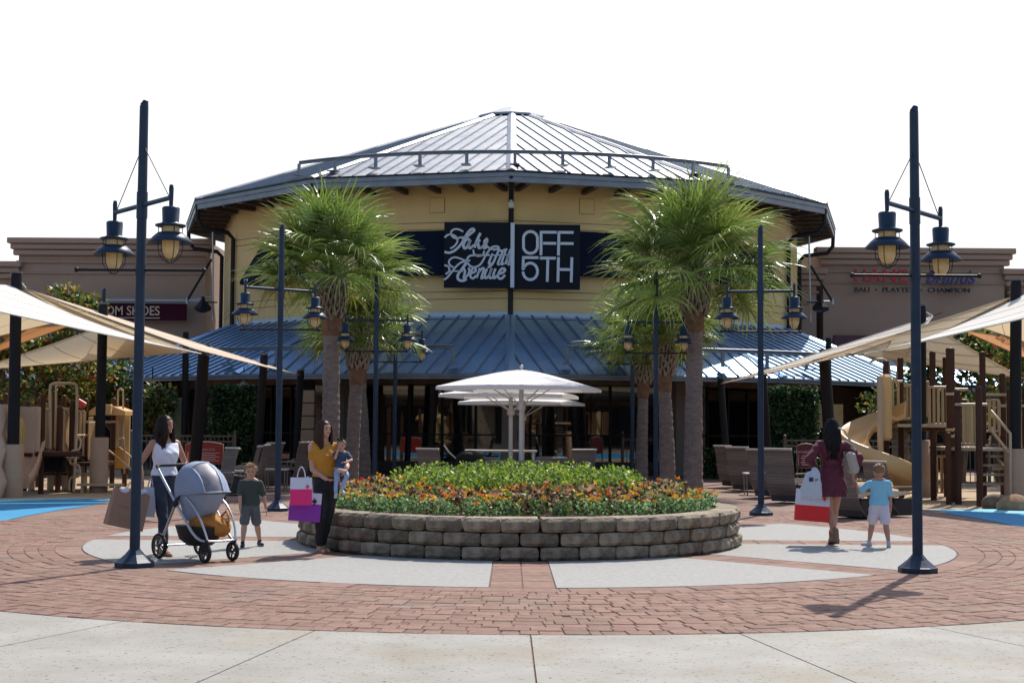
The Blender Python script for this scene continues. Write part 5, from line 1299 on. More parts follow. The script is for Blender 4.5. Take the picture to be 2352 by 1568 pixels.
# stone pillars under the sunlit eave
for px, w_, lab in ((2062, .5, 'rough pale stone pillar under the roof edge behind the slide'), (2030, .32, 'smooth grey pillar next to the rough stone one')):
    t = thing('pillar', lab, 'pillar', Wx(px, 47.5)); mb = MB(); mb.box((0, 0, 1.5), (w_ * 1.4, .5, 3.0), bev=.03); mb.build('shaft', mat('rough_stone', (.24, .21, .18), .95, col2=(.12, .10, .085), ns=6, bump=.8, bs=12), t)
    mb = MB(); mb.box((0, 0, .15), (w_ * 1.6, .6, .3), bev=.03); mb.build('plinth', M_stuc, t)
a = W(1900, 955, 46.5); t = thing('lit_display', 'warm orange-toned picture panel in the dark shopfront above the burgundy woman', 'display', (a.x, a.y, 0)); mb = MB(); mb.box((0, 0, a.z), (1.0, .06, .75)); mb.build('panel', mat('amber_picture', (.42, .24, .07), .6, col2=(.5, .38, .18), ns=1.5), t)
mb = MB(); mb.box((0, 0, .4), (.8, .3, .8)); mb.build('stand', M_intd, t)

# ================================================================ slatted lounge seats
M_wick = mat('taupe_slat', (.155, .12, .10), .75, rand=.12, bump=.3, bs=50); M_sfr = mat('seat_frame_bronze', (.24, .20, .165), .4, .3)
def seat_proto():
    root = thing('lounge_seat', 'x', 'seat', (0, 0, 0), 0, 'slatted lounge seats facing the play areas')
    # faces +X; back curves from ground behind up to head height
    path = catmull([(-.02, 0, .06), (-.20, 0, .28), (-.27, 0, .55), (-.30, 0, .80), (-.37, 0, 1.06)], 6)[:]
    n = len(path); wd = .66
    bk = link('back', None, root)
    for i in range(n - 1):
        a, b = path[i], path[i + 1]; c = (a + b) / 2; d = (b - a); ang = math.atan2(d.x, d.z); mb = MB()
        M = Matrix.Translation(c) @ Matrix.Rotation(ang, 4, 'Y'); mb.box((0, 0, 0), (.022, wd, d.length * .93), M, bev=.005); mb.build('slat', M_wick, bk)
    mb = MB(); mb.box((-.385, 0, 1.09), (.075, wd + .02, .05), bev=.02); mb.build('head_roll', mat('taupe_light', (.42, .37, .32), .6), root)
    st = link('seat_base', None, root)
    for i in range(8):
        mb = MB(); x = -.2 + i * .085; mb.box((x, 0, .40 + .012 * i), (.075, wd, .02), bev=.004); mb.build('slat', M_wick, st)
    mb = MB(); mb.box((.12, 0, .2), (.5, wd * .92, .32), bev=.02); mb.build('apron', mat('seat_dark', (.03, .025, .022), .7), root)
    for s in (-1, 1):
        mb = MB(); y = s * (wd / 2 + .03); mb.tube([(-.27, y, .60), (.36, y, .60), (.5, y, .0)], .019, 6); mb.build('arm_frame', M_sfr, root)
    return root
seat0 = seat_proto(); used_ = [False]
def seat(px, y, rz, label, s=1.0):
    o = seat0 if not used_[0] else copy_tree(seat0); used_[0] = True
    o.location = Wx(px, y); o.rotation_euler = (0, 0, R(rz)); o.scale = (s, s, s); o['label'] = label
seat(1958, 25.9, 38, 'slatted lounge seat back directly behind the boy in pale blue and the burgundy dress', .98)
seat(2040, 26.6, 30, 'dark slatted lounge seat just past the boy in pale blue, half behind him', .92)
seat(1808, 31.0, 48, 'slatted lounge seat nearest the second lamp post, behind the white shopping bag', 1.05)
seat(1765, 33.3, 40, 'slatted lounge seat hidden half behind the second lamp post', 1.0)
seat(1712, 36.5, 48, 'slatted lounge seat between the leaning post and the second lamp post')
seat(1684, 38.6, 35, 'slatted lounge seat closest to the shop glass on the burgundy dress side')
seat(672, 38.2, 158, 'slatted lounge seat just behind the mustard top, beside the second lamp post', 1.02)
seat(708, 40.8, 176, 'slatted lounge seat half hidden by the woman in mustard and her hair', 1.02)
seat(604, 36.5, 150, 'upright slatted lounge seat behind the blond boy, towards the lamp post', 1.02)
seat(575, 34.6, 178, 'slatted lounge seat behind the blond boy, second of the tight pair', 1.0)
seat(556, 32.8, 182, 'slatted lounge seat behind the blond boy, first of the tight pair by the stroller', 1.0)
seat(492, 30.0, 215, 'pale-topped slatted lounge seat behind the stroller hood', 1.0)
# table things glimpsed by the seats
def side_table(px, y, label):
    t = thing('side_table', label, 'table', Wx(px, y)); mb = MB(); mb.box((0, 0, .5), (.55, .5, .04), bev=.01); mb.build('table_top', mat('pale_top', (.55, .5, .45), .5), t)
    for sx in (-1, 1):
        for sy in (-1, 1): mb = MB(); mb.cyl((sx * .22, sy * .2, 0), (sx * .24, sy * .22, .48), .018, n=6); mb.build('leg', M_sfr, t)
side_table(634, 35.2, 'low pale side table behind the second lamp post near the blond boy'); side_table(533, 33.8, 'low pale side table showing beside the stroller hood'); side_table(1735, 34.6, 'low pale side table between seats at the second lamp post')
# ================================================================ umbrellas and sitting corner behind the planter
M_umb = mat('umbrella_cloth', (.84, .80, .76), .8, trans=.22, bump=.1, bs=25); M_umbp = mat('umbrella_pole', (.55, .54, .52), .35, .3)
def umbrella(px, y, apex_py, edge_py, side, rot, label, pole_px=None):
    b = Wx(px, y); ap = W(px, apex_py, y).z; ed = W(px, edge_py, y).z; t = thing('patio_umbrella', label, 'umbrella', b, R(rot), 'white patio umbrellas behind the planter'); h = side / 2
    mb = MB(); n = 8; rings = []
    for k, (f, z) in enumerate(((1.0, ed), (.66, ed + (ap - ed) * .42), (.33, ed + (ap - ed) * .78), (.16, ed + (ap - ed) * .93))):
        ring = []
        for s in range(4):
            for j in range(n):
                u = -1 + 2 * j / n; x, y_ = ((u, -1), (1, u), (-u, 1), (-1, -u))[s]; sg = .035 * (1 - u * u) * f
                ring.append(V((x * h * f, y_ * h * f, z - 0 + sg * (1 if k == 0 else 0) * 1.2 - (sg if 0 < k < 3 else 0))))
        rings.append(ring)
    mb.loft(rings, False, caps=False); mb.build('canopy', M_umb, t)
    mb = MB(); z2 = ed + (ap - ed) * .9; rings = [[V((p.x * k, p.y * k, z)) for p in rings[0]] for k, z in ((.2, z2), (.02, ap))]; mb.loft(rings, False, caps=False); mb.build('vent_cap', M_umb, t)
    mb = MB(); 
    vs = []
    for s in range(4):
        for j in range(n):
            p = ((-1 + 2 * j / n, -1), (1, -1 + 2 * j / n), (1 - 2 * j / n, 1), (-1, 1 - 2 * j / n))[s]; vs += [V((p[0] * h, p[1] * h, ed + .03 * (1 - (-1 + 2 * j / n) ** 2))), V((p[0] * h, p[1] * h, ed - .07))]
    m_ = len(vs) // 2; mb.add(vs, [(2 * i, 2 * i + 1, (2 * i + 3) % (2 * m_), (2 * i + 2) % (2 * m_)) for i in range(m_)]); mb.build('valance', M_umb, t)
    for sx in (-1, 1):
        for sy in (-1, 1): mb = MB(); mb.tube([(0, 0, ap - .12), (sx * h * .98, sy * h * .98, ed)], .016, 5); mb.tube([(0, 0, ed - .42), (sx * h * .5, sy * h * .5, (ap + ed) / 2 - .05)], .014, 5); mb.build('rib', M_umbp, t)
    mb = MB(); mb.cyl((0, 0, 0), (0, 0, ap), .055, n=12); mb.build('pole', M_umbp, t); mb = MB(); mb.cyl((0, 0, ed - .5), (0, 0, ed - .32), .1, n=12); mb.build('hub', M_umbp, t)
    mb = MB(); mb.ball((0, 0, ap + .07), .045, 8, 6); mb.cyl((0, 0, ap - .02), (0, 0, ap + .05), .02, n=6); mb.build('finial', M_umbp, t); mb = MB(); mb.box((0, 0, .06), (.9, .9, .12), bev=.02); mb.build('base', M_stuc, t)
umbrella(1196, 33.5, 849, 891, 3.15, -14, 'front white patio umbrella of three behind the planter shrubs, the biggest and highest')
umbrella(1172, 37.4, 880, 908, 3.1, -10, 'middle white patio umbrella, its edge showing just under the front one')
umbrella(1200, 41.0, 898, 925, 2.9, -16, 'lowest and furthest white patio umbrella, against the shop glass')
def sofa(px, y, w_, rz, label):
    t = thing('wicker_sofa', label, 'sofa', Wx(px, y), R(rz), 'brown wicker sofas under the umbrellas')
    mb = MB(); mb.box((0, .3, .42), (w_, .14, .82), bev=.04); mb.build('backrest', M_wick, t); mb = MB(); mb.box((0, -.05, .22), (w_, .75, .42), bev=.04); mb.build('base', M_wick, t)
    mb = MB(); mb.box((0, -.08, .47), (w_ - .2, .6, .1), bev=.04); mb.build('cushion', mat('sofa_cushion', (.09, .08, .09), .9), t)
    for s in (-1, 1): mb = MB(); mb.box((s * (w_ / 2 - .06), -.05, .33), (.13, .78, .66), bev=.03); mb.build('armrest', M_wick, t)
sofa(1128, 35.5, .7, 160, 'brown wicker armchair under the umbrellas next to the black pram hood'); sofa(1190, 32.6, 1.5, 180, 'wide brown wicker sofa directly below the front umbrella pole'); sofa(1262, 36.5, .8, 190, 'brown wicker armchair towards the palm trunks under the umbrellas')
seat(1000, 34.5, 60, 'slatted lounge seat behind the shrubs, beyond the begonias near the far lamp posts', .95); seat(1328, 34.8, 110, 'small slatted seat top behind the shrubs on the palm trunk side of the umbrellas', .95)
t = thing('cafe_table', 'pale-edged low table between the wicker seats under the umbrella', 'table', Wx(1150, 38.5)); mb = MB(); mb.box((0, 0, .92), (1.9, .6, .05), bev=.01); mb.build('table_top', MATS['pale_top'], t)
for sx in (-1, 1): mb = MB(); mb.box((sx * .85, 0, .45), (.06, .5, .9)); mb.build('leg', M_umbp, t)
t = thing('black_pram', 'black pram hood with cream handle parked by the wicker seats behind the shrubs', 'pram', Wx(1078, 35)); mb = MB(); mb.ball((0, 0, .78), (.34, .26, .22), 14, 8); mb.box((.05, 0, .55), (.55, .42, .25), bev=.06); mb.build('hood', M_mast, t)
mb = MB(); mb.tube([(-.62, 0, 1.12), (-.5, 0, .95), (-.1, 0, .6), (.45, 0, .2)], .022, 6); mb.build('handle', mat('cream_handle', (.5, .45, .38), .5), t)
for sx in (-1, 1):
    for sy in (-1, 1): mb = MB(); mb.cyl((sx * .35, sy * .25 - .02, .14), (sx * .35, sy * .25 + .02, .14), .14, n=14); mb.build('wheel', M_mast, t)
# ================================================================ people
M_skin = mat('skin_light', (.50, .27, .19), .55, col2=(.54, .30, .21), ns=6, spec=.35); M_skt = mat('skin_tan', (.40, .20, .13), .5, col2=(.44, .225, .15), ns=6, spec=.4)
M_eye = mat('eye_dark', (.02, .015, .01), .2); M_brow = mat('brow', (.06, .035, .025), .8); M_lip = mat('lips', (.38, .10, .09), .5)
M_hdk = mat('hair_dark', (.012, .006, .004), .5, col2=(.03, .014, .009), ns=30, rand=.05, spec=.22, stretch=(1, 1, .15)); M_hbr = mat('hair_brown', (.035, .014, .008), .5, col2=(.07, .028, .015), ns=30, spec=.22, stretch=(1, 1, .15))
M_hbl = mat('hair_blond', (.42, .26, .12), .5, col2=(.28, .16, .07), ns=30); M_hlb = mat('hair_light_brown', (.16, .085, .04), .5, col2=(.25, .14, .07), ns=30)
def ecap(mb, p0, p1, r0, r1, fl=1.0, side=None, n=14):
    "closed tapered limb with round ends; fl flattens across 'side'"
    p0, p1 = V(p0), V(p1); d = p1 - p0; L_ = d.length; d = d / L_ if L_ > 1e-6 else V((0, 0, 1))
    if side is None: x, y = frame_z(d)
    else:
        x = V(side) - d * d.dot(V(side)); x.normalize(); y = d.cross(x)
    st = []
    for a in (88, 60, 30): st.append((-math.sin(R(a)) * r0, math.cos(R(a)) * r0))
    for t in (0, .25, .5, .75, 1): st.append((L_ * t, r0 + (r1 - r0) * t))
    for a in (30, 60, 88): st.append((L_ + math.sin(R(a)) * r1, math.cos(R(a)) * r1))
    mb.loft([[p0 + d * s + x * (r * fl * math.cos(2 * math.pi * i / n)) + y * (r * math.sin(2 * math.pi * i / n)) for i in range(n)] for s, r in st], True)
def eloft(mb, rings, n=20):
    mb.loft([[V((cx + rx * math.cos(2 * math.pi * i / n), cy + ry * math.sin(2 * math.pi * i / n), z)) for i in range(n)] for cx, cy, rx, ry, z in rings], True)
def remesh(mb, name, m, parent, vox=.009, sm=6, cut=None, fold=0.0):
    me = mb.mesh('tmp'); o = bpy.data.objects.new('tmp', me); COL.objects.link(o)
    r_ = o.modifiers.new('r', 'REMESH'); r_.mode = 'VOXEL'; r_.voxel_size = vox; r_.use_smooth_shade = True
    if sm: s = o.modifiers.new('s', 'SMOOTH'); s.factor = .5; s.iterations = sm
    bpy.context.view_layer.update(); dg = bpy.context.evaluated_depsgraph_get()
    m2 = bpy.data.meshes.new_from_object(o.evaluated_get(dg)); bpy.data.objects.remove(o); bpy.data.meshes.remove(me)
    if fold:
        k = len(m2.vertices); co = np.empty(k * 3); m2.vertices.foreach_get('co', co); co = co.reshape(-1, 3); no = np.empty(k * 3); m2.vertices.foreach_get('normal', no); no = no.reshape(-1, 3)
        f = np.sin(co[:, 2] * 38 + 3 * np.sin(co[:, 0] * 17) + 2.5 * np.sin(co[:, 1] * 21)) * .5 + np.sin(co[:, 0] * 46 + co[:, 2] * 14 + 2 * np.sin(co[:, 2] * 25)) * .5
        co += no * (f * fold)[:, None]; m2.vertices.foreach_set('co', co.ravel()); m2.update()
    m2.materials.clear(); m2.materials.append(m); m2.polygons.foreach_set('use_smooth', [True] * len(m2.polygons))
    return link(name, m2, parent)
def ik(a, t, l1, l2, hint):
    d = t - a; D = min(d.length, (l1 + l2) * .999); u = d.normalized(); c = (l1 * l1 - l2 * l2 + D * D) / (2 * D); h = math.sqrt(max(0, l1 * l1 - c * c))
    w_ = V(hint) - u * u.dot(V(hint)); w_.normalize(); return a + u * c + w_ * h, a + u * D
class Fig:
    def __init__(s, label, px, y, rz, H, skin, kid=0.0, z0=TOP, wide=1.0, cat='person', hipx=0.0, group=None, at=None, lean=0.0):
        s.t = thing('person', label, cat, (at if at is not None else Wx(px, y) + V((0, 0, z0))), R(rz), group)
        s.H = H; s.skin = skin; s.k = kid; s.w = wide; s.rz = R(rz); s.hipx = hipx
        s.hs = 1 + .42 * kid + (.2 if H < .8 else 0)      # head scale
        s.zs = .815 - .03 * kid; s.hd = V((0, -.01 * H, (.93 - .028 * kid) * H)); s.lean = lean
        s.iv = (Matrix.Translation(s.t.location) @ Matrix.Rotation(s.rz, 4, 'Z')).inverted()
        s.b = MB()
    def loc(s, p): return s.iv @ V(p)
    def torso(s, mb, g=1.0, z0=.47, z1=.84, extra=0.0, loose=0.0, bust=1.0):
        H = s.H; w_ = s.w; prof = [(.47, .082, .056, 0), (.50, .092, .064, .004), (.53, .097, .068, .006), (.57, .088, .062, 0), (.61, .074, .054, 0), (.65, .072, .053, 0), (.69, .079, .058 * bust, -.004 * bust), (.73, .086, .068 * bust, -.010 * bust), (.77, .092, .058, -.002), (.80, .094, .046, .003), (.815, .080, .040, .004), (.835, .042, .034, .004)]
        if s.k: prof = [(z, rx * (.96 if z > .6 else .88), ry * (1.05 if .5 < z < .72 else 1), dy * .3) for z, rx, ry, dy in prof]
        rings = []
        for z, rx, ry, dy in prof:
            if z < z0 - .001 or z > z1 + .001: continue
            hx = s.hipx * (1 - min(1, max(0, (z - .5) / .2)))
            lo = loose * max(0, 1 - (z - z0) / .22)
            rings.append((hx, dy * H, (rx * w_ * g + lo) * H, (ry * g + lo) * H, z * H))
        eloft(mb, rings)
    def limbs(s, hands, feet, hints=None, hipz=.50, lift=None):
        H = s.H; s.sh = {}; s.el = {}; s.wr = {}; s.hp = {}; s.kn = {}; s.an = {}
        hints = hints or {}
        for q in (-1, 1):
            s.sh[q] = V((q * .100 * H * s.w, .004 * H, (s.zs - .018) * H))
            s.el[q], s.wr[q] = ik(s.sh[q], V(hands[q]), .172 * H, .152 * H, hints.get(('a', q), (q * .5, .8, -.2)))
            s.hp[q] = V((q * .048 * H + s.hipx, .004 * H, hipz * H))
            f = V(feet[q]); s.kn[q], s.an[q] = ik(s.hp[q], V((f.x, f.y, f.z + .05 * H)), .232 * H, .225 * H, hints.get(('l', q), (0, -1, 0)))
        return s
    def body(s, hdir=0.0, nod=0.0, fingers=None, shoes=True, vox=.008):
        H = s.H; mb = s.b; k = s.hs; fat = 1.0 + .12 * s.k
        s.torso(mb, .97)
        hm = Matrix.Translation(s.hd) @ Matrix.Rotation(R(hdir), 4, 'Z') @ Matrix.Rotation(R(nod), 4, 'X'); s.hm = hm; u = H * .0625 * k
        if s.k: hm = s.hm = Matrix.Translation(V((0, 0, .0))) @ hm
        ecap(mb, (0, .006 * H, .80 * H), s.hd + V((0, .01 * H, -.04 * H)), .032 * H * (1 - .1 * s.k), .029 * H, 1)
        tmp = MB(); tmp.ball((0, .10 * u, .18 * u), (.64 * u * 1.12, .80 * u * 1.08, .86 * u), 20, 14); tmp.ball((0, -.18 * u, -.38 * u), (.50 * u, .58 * u, .58 * u), 16, 12)
        ecap(tmp, (0, -.70 * u, .12 * u), (0, -.84 * u, -.16 * u), .07 * u, .115 * u); tmp.ball((0, -.62 * u, -.80 * u), (.2 * u, .18 * u, .15 * u), 10, 8)
        for q in (-1, 1): tmp.ball((q * .70 * u, .08 * u, -.02 * u), (.09 * u, .15 * u, .23 * u), 8, 8); tmp.ball((q * .33 * u, -.52 * u, -.22 * u), (.2 * u, .16 * u, .17 * u), 8, 8)
        mb.add(tmp.v, tmp.f, True, hm)
        for q in (-1, 1):
            ecap(mb, s.sh[q], s.el[q], .027 * H * fat, .021 * H * fat); ecap(mb, s.el[q], s.wr[q], .0215 * H * fat, .0145 * H * fat)
            ecap(mb, V((q * .04 * H, .004 * H, s.zs * H)), s.sh[q], .024 * H, .027 * H)
            s.hand(mb, q, (fingers or {}).get(q))
            ecap(mb, s.hp[q], s.kn[q], .052 * H * fat * .96, .031 * H * fat); ecap(mb, s.kn[q], s.kn[q].lerp(s.an[q], .35), .031 * H * fat, .033 * H * fat); ecap(mb, s.kn[q].lerp(s.an[q], .35), s.an[q], .032 * H * fat, .018 * H * fat)
        s.toe = {}
        for q in (-1, 1):
            td = s.toedir[q] if hasattr(s, 'toedir') else V((q * .15, -1, 0)); td = V(td).normalized()
            heel = s.an[q] + V((0, 0, -.032 * H)) - td * .018 * H; tip = s.an[q] + td * .095 * H + V((0, 0, -.036 * H if td.z > -.1 else -.02 * H)); s.toe[q] = (heel, tip, td)
            ecap(mb, heel, tip, .018 * H, .014 * H, 1.25, td.cross(V((0, 0, 1)))); ecap(mb, s.an[q], heel.lerp(tip, .3), .019 * H, .015 * H)
        s.bo = remesh(mb, 'body', s.skin, s.t, vox, 3)
        # face
        def fb(name, m, items):
            for it in items:
                q_ = MB(); it(q_); q_.v = [tuple(hm @ V(p)) for p in q_.v]; q_.build(name, m, s.t)
        fb('eye', M_eye, [lambda q_, e=e: q_.ball((e * .26 * u, -.70 * u, .02 * u), (.11 * u, .07 * u, .055 * u), 8, 6) for e in (-1, 1)])
        fb('eyebrow', M_brow, [lambda q_, e=e: q_.tube([(e * .12 * u, -.76 * u, .19 * u), (e * .27 * u, -.75 * u, .25 * u), (e * .42 * u, -.64 * u, .18 * u)], .028 * u, 5) for e in (-1, 1)])
        fb('lips', M_lip, [lambda q_: q_.ball((0, -.735 * u, -.46 * u), (.20 * u, .07 * u, .065 * u), 10, 6)])
        s.u = u; return s
    def hand(s, mb, q, d=None):
        H = s.H; f = (s.wr[q] - s.el[q]).normalized() if d is None else V(d).normalized(); w0 = s.wr[q]; pn = V((q, 0, 0)) if abs(f.x) < .7 else V((0, 0, 1)); pn = (pn - f * f.dot(pn)).normalized(); sd = f.cross(pn)
        fw = V((0, -1, 0)); 
        if sd.dot(fw) < 0: sd = -sd
        L_ = .052 * H; ecap(mb, w0, w0 + f * L_ * .85, .0135 * H, .0165 * H, .55, pn)
        for i, (o, ln) in enumerate(((-1.35, .034), (-.45, .043), (.45, .046), (1.35, .042))):
            b = w0 + f * L_ + sd * (o * .0085 * H); k1 = b + f * ln * H * .5 - pn * .006 * H; k2 = k1 + (f * .75 - pn * .66) * ln * H * .5
            ecap(mb, b, k1, .0055 * H, .005 * H, n=8); ecap(mb, k1, k2, .005 * H, .0042 * H, n=8)
        tb = w0 + f * L_ * .3 + sd * .012 * H; ecap(mb, tb, tb + (f * .7 + sd * .7 - pn * .3).normalized() * .036 * H, .007 * H, .0052 * H, n=8)
    def clothe(s, name, m, fn, vox=.010, sm=4, fold=.004):
        mb = MB(); fn(mb); return remesh(mb, name, m, s.t, vox, sm, fold=fold)
    def locks(s, m, n, length, spread=1.0, seed=1, r=.013, wave=.02, front=0.55, tone=None, drop=None):
        r_ = random.Random(seed); u = s.u; mb = MB(); hm = s.hm
        mb.ball((0, .17 * u, .24 * u), (.80 * u, .90 * u, .86 * u), 20, 14)
        keep = []  # open the face
        mb.v = [tuple(V((x, y if y > -.50 * u or z > .55 * u else -.50 * u + (y + .50 * u) * .1, z))) for x, y, z in mb.v]
        for i in range(n):
            az = r_.uniform(-1, 1) * R(138); th = R(r_.uniform(5, 60))
            d = V((math.sin(az) * math.sin(th), math.cos(az) * math.sin(th), math.cos(th)))
            p = V((d.x * .80 * u, .17 * u + d.y * .90 * u, .24 * u + d.z * .88 * u)); out = V((math.sin(az) * .86 * u, .18 * u + math.cos(az) * .95 * u, .0))
            side = V((math.sin(az) * 1.0, .2 + math.cos(az) * .75, 0)); L_ = length * r_.uniform(.75, 1.05); ph = r_.uniform(0, 6)
            pts = [p, out + V((0, 0, .25 * u))]
            for j in range(1, 7):
                f = j / 6; pts.append(out + side * (.10 * u * spread * math.sin(f * 2.2) * r_.uniform(.6, 1.3)) + V((wave * math.sin(6 * f + ph) , wave * math.cos(5 * f + ph) * .6, -L_ * f)))
            pts = catmull(pts, 2); k = len(pts); rad_ = [r * (1.0 if j < k * .6 else 1.0 - .8 * (j - k * .6) / (k * .4)) for j in range(k)]
            mb.tube(pts, rad_, 5)
        mb.v = [tuple(hm @ V(p)) for p in mb.v]; mb.build('hair', m, s.t)
    def crop(s, m, seed=1, n=260, ln=.30, top=1.0):
        r_ = random.Random(seed); u = s.u; mb = MB()
        mb.ball((0, .15 * u, .26 * u), (.78 * u, .88 * u, .82 * u), 18, 12)
        for i in range(n):
            az = r_.uniform(-math.pi, math.pi); th = R(r_.uniform(0, 100 if abs(az) < 2.0 else 52)); d = V((math.sin(az) * math.sin(th), math.cos(az) * math.sin(th), math.cos(th)))
            p = V((d.x * .76 * u, .15 * u + d.y * .86 * u, .26 * u + d.z * .82 * u)); t_ = (d * .5 + V((r_.uniform(-.5, .5), -.35 + r_.uniform(-.4, .4), -.1 if th > 1 else .2))).normalized()
            mb.tube([p, p + t_ * ln * u * .6, p + (t_ + V((0, 0, -.4))).normalized() * ln * u], [.055 * u, .045 * u, .012 * u], 4)
        mb.v = [tuple(V((x, max(y, -.66 * u + .0) if z > .3 * u else max(y, -.25 * u), z))) for x, y, z in mb.v]
        mb.v = [tuple(s.hm @ V(p)) for p in mb.v]; mb.build('hair', m, s.t)
    def shoe(s, m, ms, sandal=False, boot=False, col=None):
        H = s.H
        for q in (-1, 1):
            heel, tip, td = s.toe[q]; mb = MB(); sd = td.cross(V((0, 0, 1)))
            if sandal:
                mb2 = MB(); ecap(mb2, heel + V((0, 0, -.014 * H)), tip + V((0, 0, -.010 * H)), .017 * H, .018 * H, 1.3, sd); z = min(heel.z, tip.z) - .012 * H
                mb2.v = [(x, y, min(z_, z + .004)) for x, y, z_ in mb2.v]; o = mb2.build('sandal_sole', ms, s.t)
                for f in (.05, .45, .75):
                    c = heel.lerp(tip, f); rr_ = .021 * H; mb3 = MB(); up = V((0, 0, 1)); mb3.tube([c + sd * rr_ * math.cos(a) * 1.15 + up * (rr_ * math.sin(a) - .004 * H) for a in (0, .5, 1.0, 1.57, 2.1, 2.6, 3.14)], .0035 * H, 5); mb3.build('sandal_strap', m, s.t)
                a = s.an[q]; mb3 = MB(); mb3.tube([a + V((.021 * H * math.cos(t), .021 * H * math.sin(t), 0)) for t in [i * .63 for i in range(10)]], .003 * H, 5, closed=True); mb3.build('ankle_strap', m, s.t); continue
            ecap(mb, heel + V((0, 0, -.002 * H)), tip + V((0, 0, -.002 * H)), .0235 * H, .0205 * H, 1.2, sd)
            ecap(mb, heel.lerp(s.an[q], .3), heel.lerp(s.an[q], 1.15 if not boot else 1.0) + (V((0, 0, .045 * H)) if boot else V((0, 0, 0))), .024 * H, .025 * H)
            o = remesh(mb, 'boot' if boot else 'shoe', m, s.t, .007, 2)
            mb2 = MB(); ecap(mb2, heel + V((0, 0, -.012 * H)), tip + V((0, 0, -.010 * H)), .024 * H, .022 * H, 1.15, sd); n0 = len(mb2.v)
            up = sd.cross(td); up = up if up.z > 0 else -up; c = (heel + tip) / 2
            def sq(p):
                p = V(p); dd = (p - c).dot(up); return tuple(p - up * (dd - max(-.026 * H, min(-.016 * H, dd))))
            mb2.v = [sq(p) for p in mb2.v]; mb2.build('sole', ms, s.t)
def mrg(*fs):
    def f(mb):
        for g_ in fs: g_(mb)
    return f
# ---------------------------------------------------------------- woman with the stroller
M_white = mat('white_top', (.68, .69, .80), .8, sheen=.2); M_jean = mat('dark_jeans', (.018, .028, .05), .8, col2=(.03, .045, .075), ns=8); M_must = mat('mustard_knit', (.50, .20, .018), .85, col2=(.56, .25, .03), ns=60, nd=2, bump=.5, bs=90)
M_blk = mat('black_trousers', (.010, .010, .012), .8); M_burg = mat('burgundy_dress', (.085, .008, .022), .75, col2=(.11, .012, .03), ns=10); M_grn = mat('dark_green_tee', (.045, .06, .05), .85); M_gry = mat('grey_shorts', (.09, .10, .11), .9, col2=(.12, .13, .15), ns=20)
M_sky = mat('pale_blue_tee', (.22, .50, .66), .8); M_wsh = mat('pale_shorts', (.58, .54, .62), .85); M_nvb = mat('navy_romper', (.04, .065, .12), .85); M_lbj = mat('light_blue_leggings', (.28, .40, .60), .85)
STR = G(456, 1287); STR.z = TOP; SRZ = R(45)
SM = Matrix.Translation(STR) @ Matrix.Rotation(SRZ, 4, 'Z')
A = Fig('long dark haired woman in a white sleeveless top and dark jeans pushing the grey-blue stroller', 374, 17.9, 46, 1.70, M_skt)
hbar = SM @ V((-.06, .50, 1.09)); bagh = W(318, 1130, 17.5)
hR = A.loc(SM @ V((.16, .52, 1.075))); hL = A.loc(W(327, 1112, 17.75)); H = A.H
A.toedir = {1: V((.1, -1, 0)), -1: V((-.1, -1, 0))}
A.limbs({-1: hL, 1: hR}, {-1: (-.05, -.10, .0), 1: (.06, .16, .0)}, {('a', -1): (-.3, .6, 0), ('a', 1): (.6, .5, -.6), ('l', 1): (0, -1, 0)})
A.body(hdir=18, fingers={-1: (0, -.1, -1), 1: None})
A.clothe('trousers', M_jean, lambda mb: (A.torso(mb, 1.05, .47, .61), [(ecap(mb, A.hp[q], A.kn[q], .056 * H, .039 * H), ecap(mb, A.kn[q], A.an[q] + V((0, 0, .02 * H)), .039 * H, .030 * H)) for q in (-1, 1)]))
A.clothe('top', M_white, lambda mb: (A.torso(mb, 1.13, .57, .80, loose=.010, bust=1.05), [ecap(mb, (q * .055 * H, 0, .79 * H), (q * .062 * H, .004 * H, .825 * H), .018 * H, .012 * H) for q in (-1, 1)]), fold=.006)
A.locks(M_hdk, 150, .42, 1.5, 2, .013, .03); A.shoe(mat('tan_strap', (.36, .22, .14), .6), mat('dark_sole', (.05, .03, .02), .8), sandal=True)
# ---------------------------------------------------------------- woman in mustard with baby
B = Fig('brown haired woman in mustard top and black trousers carrying a baby and two gift bags', 742, 18.45, 16, 1.655, M_skin, hipx=.035); H = B.H
bh = B.loc(W(749, 1100, 18.26)); bt = B.loc(W(792, 1082, 18.17))
B.toedir = {1: V((.35, -1, 0)), -1: V((.2, -1, 0))}
B.limbs({-1: bh, 1: bt}, {-1: (-.06, -.06, .0), 1: (-.0, .05, .0)}, {('a', -1): (-.9, .9, -1.3), ('a', 1): (.8, .8, -.6)})
B.body(hdir=24, fingers={-1: (1, -.25, -.1), 1: (-.6, -.8, .1)})
B.clothe('trousers', M_blk, lambda mb: (B.torso(mb, 1.05, .47, .60), [(ecap(mb, B.hp[q], B.kn[q], .058 * H, .040 * H), ecap(mb, B.kn[q], B.an[q] + V((0, 0, .02 * H)), .040 * H, .031 * H)) for q in (-1, 1)]))
B.clothe('top', M_must, lambda mb: (B.torso(mb, 1.17, .56, .815, loose=.008, bust=1.08), [ecap(mb, B.sh[q] + V((-q * .035, 0, .004)), B.sh[q].lerp(B.el[q], .5), .036 * H, .031 * H) for q in (-1, 1)]), fold=.005)
B.locks(M_hbr, 120, .33, .9, 5, .013, .010); B.shoe(mat('tan_strap', (.36, .22, .14), .6), mat('tan_sole', (.3, .18, .1), .8), sandal=True)
